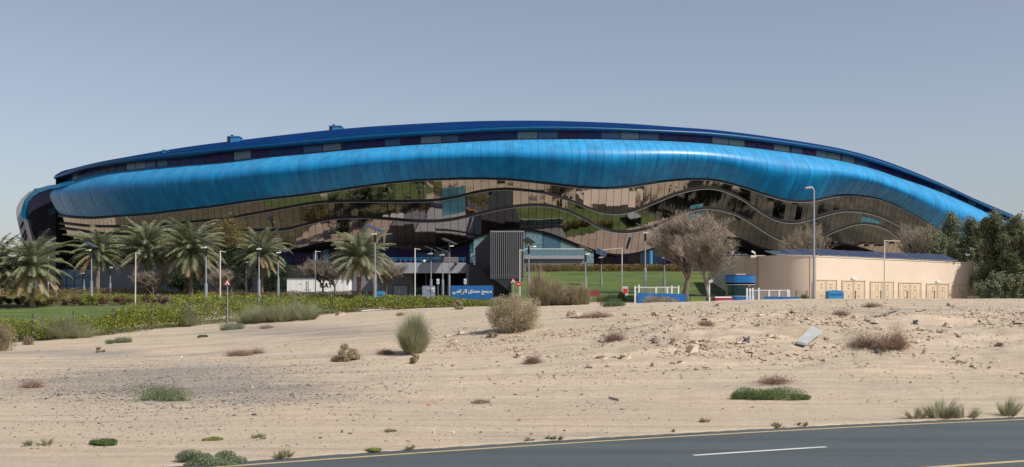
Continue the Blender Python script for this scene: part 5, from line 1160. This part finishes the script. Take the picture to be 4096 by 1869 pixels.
blue_box('blue arch topped collection bin in front of the tan building', 3315, 3375, 1161, 96); blue_box('small blue bin beside the tall solar lamp near the palm', 1506, 1536, 1165, 118)
# parked car, low behind the crest
Y = 108; loc = np.array([Cx(2886, Y), Y, H + (HY - 1187) / F * Y - 1.47]); r = thing('parked_car', 'white roofed red car, only its roof showing above the sand crest', 'car', tuple(loc), 0)
b = MB(); pr = [(-2.1, .3), (2.1, .3), (2.15, .75), (1.2, .92), (.6, 1.38), (-1.0, 1.40), (-1.8, .98), (-2.15, .85)]
b.prism([(-.85, x, z) for x, z in pr], (1.7, 0, 0)); b.build('body', mat('car_red', (.25, .02, .03), .3), r)
b = MB(); b.prism([(-.8, x, z) for x, z in [(.62, 1.36), (.5, 1.45), (-.9, 1.47), (-1.05, 1.38)]], (1.6, 0, 0)); b.build('roof', M_white, r)
b = MB(); b.prism([(-.87, x, z) for x, z in [(1.0, .98), (.55, 1.33), (-.95, 1.34), (-1.5, 1.0)]], (1.74, 0, 0)); b.build('window', M_dark, r)
for x in (-1.35, 1.35):
    for s in (-1, 1): b = MB(); b.tube([(s * .72, x, .32), (s * .88, x, .32)], .32, 14); b.build('wheel', M_black, r)
# bench and dark rail near the slope
Y = 109; loc = P(2378, 1200, Y); r = thing('park_bench', 'red brown bench with backrest in front of the green slope', 'bench', tuple(loc))
b = MB(); b.box((-.85, .25, .45), (.55, .33, .95)); b.build('backrest', M_brown, r); b = MB(); b.box((-.75, -.25, .38), (.75, .25, .46)); b.build('seat', M_brown, r)
for x in (-.65, .65):
    b = MB(); b.box((x - .04, -.2, -.6), (x + .04, .3, .38)); b.build('leg', M_brown, r)
loc = P(2430, 1200, 116); r = thing('guard_rail', 'dark low rail at the foot of the green slope', 'rail', tuple(loc)); b = MB(); 
for yy in (1168, 1171): b.tube([P(2390, yy, 116), P(2540, yy + 1, 116)], .05, 5)
b.tube([P(2755, 1181, 118), P(2860, 1183, 118)], .09, 5); b.build('rail', M_post, r, loc)
for q in (2392, 2440, 2490, 2538, 2760, 2850): b = MB(); b.tube([P(q, 1215, 116), P(q, 1168 if q < 2700 else 1181, 116)], .05, 5); b.build('post', M_post, r, loc)

# ------------------------------------------------------------------ desert plants
def dplant(kind, px, by, wpx, hpx, label, n=None, far=None):
    p = hit(px, by) if far is None else np.array([Cx(px, far), far, g1(Cx(px, far), far)]); Y = p[1]; sx = wpx / F * Y / 2; h = hpx / F * Y * 1.0
    p = p.copy(); p[2] = g1(p[0], p[1]) - .02; b = MB(); nm, cat = 'desert_bush', 'bush'
    if kind == 'tan':
        mats = G_tan; n = n or int(8500 * sx * h + 700)
        cl = max(8, int(26 * sx * h)); sub = ell_pts(p + (0, 0, h * .42), (sx * .82, sx * .7, h * .5), cl, .5); sub[:, 2] = np.maximum(sub[:, 2], p[2] + .06)
        for q in sub: leaf_cloud(b, ell_pts(q, (h * .2, h * .2, h * .19), n // cl, .1), .075, [3, 3, 2], .35, .5)
        for q in sub: b.tube([p, q], [.02, .006], 3, 2, False)
    elif kind == 'broom':
        mats = G_broom; kk = max(1, int(sx / h * 4)) if sx > h else 1; n = n or int(5200 + 1600 * sx * h)
        for i in range(kk):
            u = (i + .5) / kk * 2 - 1; q = p + (u * sx * .8 if kk > 1 else 0, random.uniform(-.5, .5) if kk > 1 else 0, 0); q[2] = g1(q[0], q[1]) - .02
            blades(b, q, n // kk, h * (1.12 if kk == 1 else random.uniform(.75, 1.12) * (1 - .25 * abs(u)**2)), (sx * 1.05 if kk == 1 else h * .9), .010, [4, 4, 1], .12, ang=66, r0=.3, clus=55 if kk == 1 else 22)
    elif kind == 'dead':
        mats = G_brown; k = max(2, int(sx / max(h, .05) * 1.3))
        for i in range(k):
            q = p + (random.uniform(-sx, sx) * .75, random.uniform(-.4, .4) * sx, 0); q[2] = g1(q[0], q[1]) - .02; hh = h * random.uniform(.6, 1.05); w_ = min(sx, h * 1.6); blades(b, q, (n or int(260 + 500 * sx * h)) // k + 30, hh * .95, w_, .012, [3, 2, 2], .3, ang=80); leaf_cloud(b, q + np.abs(RNG.normal(size=(int(700 + 900 * w_ * hh), 3)) * (0, 0, hh * .42)) + RNG.normal(size=(int(700 + 900 * w_ * hh), 3)) * (w_ * .42, w_ * .35, 0), .15, [3, 2, 2.4], .09, .3)
    elif kind in ('green', 'grey', 'lime'):
        mats = G_grn + [G_hedge[0]]; w = {'green': [3, 4, 2, .5, .2], 'grey': [1, 1, 1.2, 5, .2], 'lime': [1, 2, 0, 1, 5]}[kind]; k = max(4, int(6 * sx / max(h, .1)))
        nm = 'desert_herb'; cat = 'plant'
        for i in range(k):
            u_ = 2 * (i + .5) / k - 1; q = p + (u_ * sx * .86 + random.uniform(-.1, .1) * sx, random.uniform(-.45, .45) * min(sx, .9), 0); q[2] = g1(q[0], q[1]); hh = h * random.uniform(.5, 1.0) * (1 - .35 * u_ * u_)
            leaf_cloud(b, ell_pts(q + (0, 0, hh * .42), (hh * .85 + .06, hh * .7 + .06, hh * .52), n or int(1300 * (1 if h > .2 else .4)), .1), .045, w, .35, .6)
            blades(b, q, 25, hh, hh * .7, .012, w, .2)
    elif kind == 'grass':
        mats = G_grn + [G_tan[1]]; nm = 'grass_tuft'; cat = 'grass tuft'; k = max(1, int(sx / max(h, .1) * 2.2))
        for i in range(k):
            q = p + ((random.uniform(-1, 1) * sx * .7 if k > 1 else 0), random.uniform(-.2, .2), 0); q[2] = g1(q[0], q[1]) - .01; blades(b, q, n or int(240 + 500 * h), h * random.uniform(.6, 1.2), h * 1.0, .009, [1, 1.4, .2, 2, 7], .3, ang=52, r0=.35, clus=14)
    elif kind == 'drybrush':
        mats = [G_tan[0], G_broom[0], G_brown[2], G_tan[2]]; 
        for i in range(5): blades(b, p + (random.uniform(-.6, .6) * sx, random.uniform(-.5, .5), 0), (n or 5000) // 5, h * random.uniform(.65, 1.12), sx * .6, .025, [3, 2, 2, 2], .2, ang=60, r0=.4, clus=20)
        leaf_cloud(b, ell_pts(p + (0, 0, h * .4), (sx * .9, sx * .6, h * .5), 2500, .3), .12, [3, 2, 2, 2], .25, .8)
    o = b.build(nm, mats, None, tuple(p)); tag(o, label, cat, 'scattered desert plants'); return o
for a in [
    ('tan', 2060, 1325, 262, 150, 'biggest round tan bush on the sand crest before the fin tower'), ('broom', 1655, 1415, 165, 165, 'upright grey green broom bush left of the biggest tan bush'), ('tan', 1375, 1445, 150, 72, 'low tan bush left of the grey green broom'),
    ('tan', 1658, 1455, 44, 40, 'small tan bush at the foot of the grey green broom'), ('green', 655, 1602, 205, 108, 'bright green mound shaped herb on the left gravel'), ('green', 3070, 1598, 325, 62, 'wide green low bush on the right sand'),
    ('dead', 3500, 1392, 180, 100, 'dark brown dead bush with the black stone in front'), ('dead', 3600, 1392, 110, 88, 'dark brown dead bush touching the larger one from the right'), ('dead', 3090, 1530, 150, 48, 'reddish brown dead brush just behind the wide green bush'), ('dead', 970, 1420, 165, 26, 'flat brown dead brush on the left slope'),
    ('dead', 2475, 1362, 110, 44, 'brown dead tuft in the middle of the slope'), ('dead', 2145, 1452, 72, 52, 'pale brown wiry tuft below the biggest tan bush'), ('dead', 2355, 1272, 170, 30, 'long brown brush near the crest left of centre'), ('green', 2455, 1226, 95, 40, 'dark green bush on the crest beside the red bench'),
    ('dead', 2820, 1302, 78, 22, 'small dark brush under the bare trees'), ('dead', 3500, 1228, 95, 20, 'brown brush on the crest below the thin pole'), ('dead', 3370, 1264, 72, 26, 'pale brown brush right of the tall street lamp'), ('grey', 475, 1372, 118, 28, 'grey green mat plant before the left hedge'),
    ('tan', 400, 1410, 52, 22, 'small tan tuft below the left hedge'), ('dead', 1060, 1315, 62, 20, 'small brown brush below the grey broom mass'), ('grey', 928, 1318, 104, 36, 'grey green low bush at the fence foot'), ('green', 810, 1350, 32, 12, 'tiny green plant left of the fence bush'),
    ('dead', 1595, 1264, 34, 20, 'tiny brown tuft at the white pipe'), ('tan', 1970, 1352, 62, 28, 'small pale tuft left below the biggest tan bush'), ('grey', 845, 1850, 280, 70, 'wide grey green herb patch at the road edge'), ('green', 415, 1782, 92, 34, 'small green herb near the bottom left'),
    ('grass', 113, 1785, 38, 36, 'short green tuft at the bottom left corner'), ('grass', 190, 1778, 26, 52, 'thin upright grass right of the corner tuft'), ('lime', 850, 1763, 62, 14, 'yellow green moss like plant above the herb patch'), ('grass', 1145, 1828, 86, 46, 'yellowish wispy grass at the left road edge'),
    ('grass', 1572, 1730, 66, 22, 'thin dark herb near the road in the middle'), ('lime', 1505, 1806, 70, 14, 'yellow green plant touching the road'), ('grass', 1642, 1793, 34, 32, 'small wispy tuft right of the yellow green plant'), ('grass', 1030, 1755, 80, 22, 'faint dry grass left of centre foreground'),
    ('grass', 2797, 1688, 66, 30, 'small grass tuft below the wide green bush'), ('grass', 2115, 1762, 60, 18, 'low yellow grass at the road in the centre'), ('grass', 3670, 1675, 56, 72, 'left grass clump of the three at the right road edge'), ('grass', 3805, 1672, 200, 108, 'largest grass clump at the right road edge'),
    ('grass', 4035, 1664, 160, 100, 'grass clump cut by the right edge of the picture'), ('dead', 3790, 1668, 60, 36, 'brown dead stems inside the largest grass clump'), ('grass', 3880, 1190, 30, 20, 'small tuft at the tan wall corner'), ('dead', 140, 1552, 100, 40, 'pale dead tuft at the far left gravel'),
    ('grass', 2210, 1765, 90, 18, 'thin weed line on the road shoulder'), ('grass', 3110, 1712, 60, 22, 'thin weeds on the shoulder right of the white dash'), ('grass', 3215, 1705, 70, 22, 'thin weeds further right on the shoulder'), ('dead', 1920, 1615, 60, 22, 'small faded brush in the central foreground'), ('grass', 2700, 1735, 60, 16, 'few weeds on the road shoulder under the slope'), ('dead', 1550, 1418, 100, 22, 'brown litter brush between tan bush and broom'), ('tan', 1835, 1238, 50, 40, 'pale bush before the blue sign'), ('dead', 120, 1380, 45, 40, 'grey brown tuft at the hedge foot on the left')]:
    dplant(*a)
dplant('broom', 1105, 1290, 360, 105, 'wide grey green broom mass leaning on the fence', 12000, far=98.5)
dplant('broom', 210, 1330, 320, 112, 'pale grey green broom mass inside the left hedge', 12000, far=88.2)
dplant('broom', 745, 1290, 120, 80, 'dull green broom bush inside the hedge behind a fence post', 5000, far=98)
dplant('drybrush', 2190, 1232, 190, 145, 'tall olive dry brush right of the warning sign', 9000, far=90)
dplant('drybrush', 2290, 1228, 160, 95, 'low reddish dry brush beside the olive one', 6000, far=89)
dplant('drybrush', 2640, 1205, 150, 52, 'dry grass in front of the left blue barrier', 4000, far=96)
dplant('drybrush', 15, 1400, 130, 125, 'brown dry bush cut by the left edge of the picture', 7000, far=74)
dplant('dead', 3885, 1200, 110, 34, 'brown brush at the right corner of the tan wall', 2000, far=100)
for px, lb in ((3178, 'small dark green bush left at the tan wall'), (3212, 'small dark green bush right at the tan wall')):
    Y = 108; x = Cx(px, Y); shrub('wall_bush', lb, 'bush', (x, Y, 2.5), (.75, .6, .55), 1500, .12, G_right, [3, 3, 1, 0.001])
shrub('rail_bush', 'dark green bush at the dark rail beside the notice', 'bush', (Cx(2478, 105), 105, 2.6), (1.1, .8, .62), 2500, .13, G_dk, [3, 3, 1])
shrub('hedge_gap_bush', 'dark green bush in front of the parking bay', 'bush', (Cx(1672, 140), 140, 3.2), (1.2, .8, .62), 2500, .13, G_dk, [3, 3, 1.5])

# ------------------------------------------------------------------ rocks, rubble, gravel
def rock_mesh(b, c, r, m=0, seed=0):
    rg = np.random.default_rng(seed); n = 12; u = np.linspace(0, 2 * math.pi, 9)[:-1]; V = [[0, 0, .66]]
    for lat in (.62, -.15): V += [[math.cos(a + lat) * math.cos(lat), math.sin(a + lat) * math.cos(lat), math.sin(lat)] for a in u]
    V += [[0, 0, -.5]]; V = np.array(V); V *= rg.uniform(.58, 1.2, (len(V), 1)); V += rg.normal(0, .09, V.shape); V = np.round(V * 2.2 + rg.uniform(-.3, .3, V.shape)) / 2.2 * .5 + V * .5
    a = rg.uniform(0, 6.28); Rm = np.array([[math.cos(a), -math.sin(a), 0], [math.sin(a), math.cos(a), 0], [0, 0, 1]]); V = V @ Rm.T * np.array(r) + np.array(c)
    f = [[0, 1 + i, 1 + (i + 1) % 8] for i in range(8)] + [[1 + (i + 1) % 8, 1 + i, 9 + i] for i in range(8)] + [[1 + (i + 1) % 8, 9 + i, 9 + (i + 1) % 8] for i in range(8)] + [[9 + (i + 1) % 8, 9 + i, 17] for i in range(8)]
    b.raw(V, f, m)
def rock(px, py, w, h, m, label, group=None):
    p = hit(px, py); s = p[1] / F; b = MB(); rock_mesh(b, p + np.array([0, 0, 0]), (w * s / 2, w * s / 2.4, h * s * 1.15), 0, int(px * 7 + py)); o = b.build('rock', m, None, tuple(p)); tag(o, label, 'rock', group)
rock(2768, 1412, 70, 48, mat('big_pale_rock', (.60, .49, .38), .9, bump=.4), 'largest pale flat faced rock in the middle of the rubble')
rock(2985, 1372, 34, 28, M_rockd, 'dark grey angular rock right of the largest pale rock'); rock(3508, 1416, 24, 30, M_rockd, 'black stone in front of the brown dead bush'); rock(3662, 1297, 28, 18, M_rockd, 'black stone on the upper slope right of the dead bush')
rock(3696, 1418, 20, 24, M_rockp, 'speckled pale stone right of the dead bush'); rock(2410, 1436, 58, 16, M_rockp, 'long flat pale rock left of the rubble'); rock(2500, 1438, 56, 26, M_rockp, 'pale rock between flat rock and rubble'); rock(2725, 1452, 40, 18, M_rockp, 'pale rock below the largest pale rock')
rock(2615, 1466, 36, 20, M_rockb, 'brown rock at the lower left of the rubble'); rock(2700, 1374, 48, 24, M_rockb, 'brown ledge rock above the rubble'); rock(2618, 1366, 30, 20, M_rockb, 'brown rock at the top left of the rubble'); rock(1810, 1370, 50, 16, M_rockp, 'pale flat rock beside the small pale tuft')
rock(1150, 1385, 26, 12, M_rockb, 'reddish rock alone on the left slope'); rock(1008, 1552, 20, 14, M_rockp, 'pale stone in the gravel of the left foreground'); rock(2060, 1400, 34, 20, M_rockb, 'brown rock below the biggest tan bush'); rock(2080, 1430, 40, 22, M_rockp, 'pale rock beside the pale wiry tuft')
rock(3790, 1308, 44, 18, M_rockp, 'pale rock high on the right slope'); rock(4010, 1385, 50, 20, M_rockb, 'brown rock near the right edge'); rock(3075, 1348, 26, 16, M_rockp, 'round pale stone left of the concrete slab'); rock(3110, 1352, 30, 20, M_rockp, 'angular pale stone left of the concrete slab'); rock(3310, 1362, 34, 16, M_rockb, 'brown stone right of the concrete slab'); rock(1362, 1262, 40, 18, M_rockp, 'yellowish block at the fence foot')
rock(1735, 1735, 16, 14, M_rockp, 'pale stone in the middle foreground near the road'); rock(1282, 1757, 14, 10, M_rockd, 'dark stone in the foreground near the road'); rock(1368, 1732, 12, 12, M_rockd, 'small dark stone above the foreground stone')
# slab, plank, litter
p0, p1, p2, p3 = hit(3188, 1388), hit(3222, 1396), hit(3290, 1352), hit(3248, 1340)
b = MB(); up = np.array([0, 0, .22]); b.prism([np.array(q) + up * (1.3 if i > 1 else .6) for i, q in enumerate((p0, p1, p2, p3))], (0, .02, .12)); tag(b.build('concrete_slab', M_conc), 'broken pale grey concrete slab lying tilted on the rubble', 'slab')
b = MB(); a, c = hit(3502, 1272), hit(3592, 1246); b.tube([np.array(a) + (0, 0, .08), np.array(c) + (0, 0, .12)], .06, 6); tag(b.build('plank', M_rockg), 'thin dark plank lying on the upper right slope', 'plank')
b = MB(); a, c = hit(2435, 1600), hit(2475, 1610); b.prism([np.array(a) + (0, 0, .03), np.array(c) + (0, 0, .03), np.array(c) + (0, .18, .08), np.array(a) + (0, .18, .08)], (0, 0, .03)); tag(b.build('board_scrap', M_rockg), 'thin grey board scrap in the central foreground', 'debris')
LT = [(1636, 1545, M_white, 'white scrap of paper'), (1714, 1622, M_red, 'tiny red scrap'), (1472, 1296, M_white, 'white scrap on the upper left slope'), (1495, 1436, M_offwh, 'grey white plastic scrap beside the brown litter brush'), (1810, 1733, M_offwh, 'pale plastic bag near the road'), (725, 1430, M_white, 'white scrap on the left slope'), (820, 1642, M_conc, 'grey crumpled foil on the left foreground'), (155, 1404, M_red, 'red scrap near the left hedge'), (3358, 1409, M_offwh, 'pale scrap below the concrete slab'), (2755, 1555, M_conc, 'grey blue scrap in the right foreground'), (1960, 1465, M_conc, 'grey flat scrap below the biggest tan bush'), (3802, 1653, M_white, 'white plastic in the largest grass clump')]
for px, py, m, lb in LT:
    p = hit(px, py); b = MB(); s = .07
    V = np.array([[-1, -1, .1], [0, -1.1, .5], [1, -.8, .2], [-1, .2, .6], [.1, 0, .9], [1.1, .3, .4], [-.8, 1, .2], [.2, 1, .4], [.9, 1.1, .1]]) * s * (1, .8, .8) + RNG.normal(size=(9, 3)) * .015 + p
    b.raw(V, [[0, 1, 4, 3], [1, 2, 5, 4], [3, 4, 7, 6], [4, 5, 8, 7]]); tag(b.build('waste_scrap', m, None, tuple(p)), lb + (', lying on bare sand' if len(lb.split()) < 4 else ''), 'litter', 'litter on the sand')
# many small stones: stuff
def scatter(name, N, region, size, mats, wts, flat=.5):
    px = RNG.uniform(region[0], region[1], N); Y = RNG.uniform(region[2], region[3], N); X = (px - 2048) / F * Y; dn = region[4](px, X, Y); k = RNG.random(N) < dn; X, Y = X[k], Y[k]; v = roadV(X, Y); k = v > 1.1; X, Y = X[k], Y[k]; Z = gz(X, Y); n = len(X)
    s = size * RNG.lognormal(0, .5, n); base = np.array([[1, 0, 0], [.3, .95, 0], [-.8, .6, 0], [-.8, -.6, 0], [.3, -.95, 0], [.8, 0, .75], [.2, .75, .85], [-.6, .4, .8], [-.6, -.5, .7], [.25, -.75, .8]])
    V = base[None] * RNG.uniform(.6, 1.25, (n, 10, 1)); a = RNG.uniform(0, 6.28, n); c_, s_ = np.cos(a)[:, None], np.sin(a)[:, None]
    V = np.stack([V[..., 0] * c_ - V[..., 1] * s_, V[..., 0] * s_ + V[..., 1] * c_, V[..., 2] * flat], -1) * s[:, None, None] + np.stack([X, Y, Z + s * .1], 1)[:, None]
    f = np.array([[0, 1, 6], [0, 6, 5], [1, 2, 7], [1, 7, 6], [2, 3, 8], [2, 8, 7], [3, 4, 9], [3, 9, 8], [4, 0, 5], [4, 5, 9], [5, 6, 7], [5, 7, 8], [5, 8, 9]]); Fc = (np.arange(n)[:, None, None] * 10 + f[None]).reshape(-1, 3); mi = np.repeat(RNG.choice(len(mats), n, p=np.array(wts) / sum(wts)), 13)
    b = MB(); b.raw(V.reshape(-1, 3), Fc, mi); tag(b.build(name, mats), kind='stuff')
scatter('dark_gravel', 110000, (-200, 2600, 30, 62, lambda p, x, y: .03 + .8 * np.clip(np.exp(-((p - 700) / 620)**2 - ((y - 47) / 7)**2) * (1.1 + 1.6 * fbm(x / 2.5, y / 2.0)), 0, 1)), .021, [M_rockd, M_rockg, M_rockb], [3, 4, 2.5])
scatter('dark_gravel', 16000, (-50, 4150, 27, 75, lambda p, x, y: np.clip(.08 + 1.6 * fbm(x / 3.5, y / 3), 0, 1)), .022, [M_rockd, M_rockg, M_rockb, M_rockp], [1.6, 2, 3, 3])
scatter('rubble', 30000, (1700, 4200, 46, 76, lambda p, x, y: np.clip(.06 + .95 * np.exp(-((y - 58) / 7)**2) * (.25 + 2.6 * fbm(x / 3, y / 2.2)) + .8 * np.exp(-((p - 2720) / 170)**2 - ((y - 57) / 4)**2), 0, 1)), .040, [M_rockb, M_rockp, M_rockg], [3, 5, .5], .6)
scatter('rubble', 2000, (1750, 4200, 49, 70, lambda p, x, y: np.clip(.03 + .8 * np.exp(-((y - 58) / 6)**2) * (.3 + 2.4 * fbm(x / 3, y / 2.2)) + .5 * np.exp(-((p - 2720) / 170)**2), 0, 1)), .085, [M_rockb, M_rockp], [3, 5], .6)
# ------------------------------------------------------------------ garden behind the tan building (shows in the mirrored glass)
b = MB(); rows = []
for Y in np.linspace(134, 186, 10):
    x = np.linspace(44, 150, 30); rows.append(np.stack([x, np.full(30, Y) + np.maximum(0, x - 60) * .25, gz(x, np.full(30, Y)) + .25], -1))
b.grid(np.stack(rows, 0)); tag(b.build('ground_cover', mat('ground_cover', (.07, .065, .04), .9, var=.95, scale=.13)), kind='structure')
for i, (x, y, r_) in enumerate(((50, 152, 2.6), (57, 158, 2.2), (64, 152, 2.8), (72, 160, 2.6), (80, 166, 2.4), (55, 146, 2.2), (40, 150, 2.2), (88, 172, 2.4), (68, 144, 2.4), (76, 150, 2.8), (86, 158, 2.6), (60, 150, 2.2), (95, 165, 2.6), (48, 158, 2.0), (100, 180, 3))):
    shrub('garden_bush', 'dark green bush in the garden behind the tan building', 'bush', (x, y, g1(x, y)), (r_, r_, r_ * .62), 2500, .3, G_dk, [4, 3, 1], 'bushes behind the tan building')
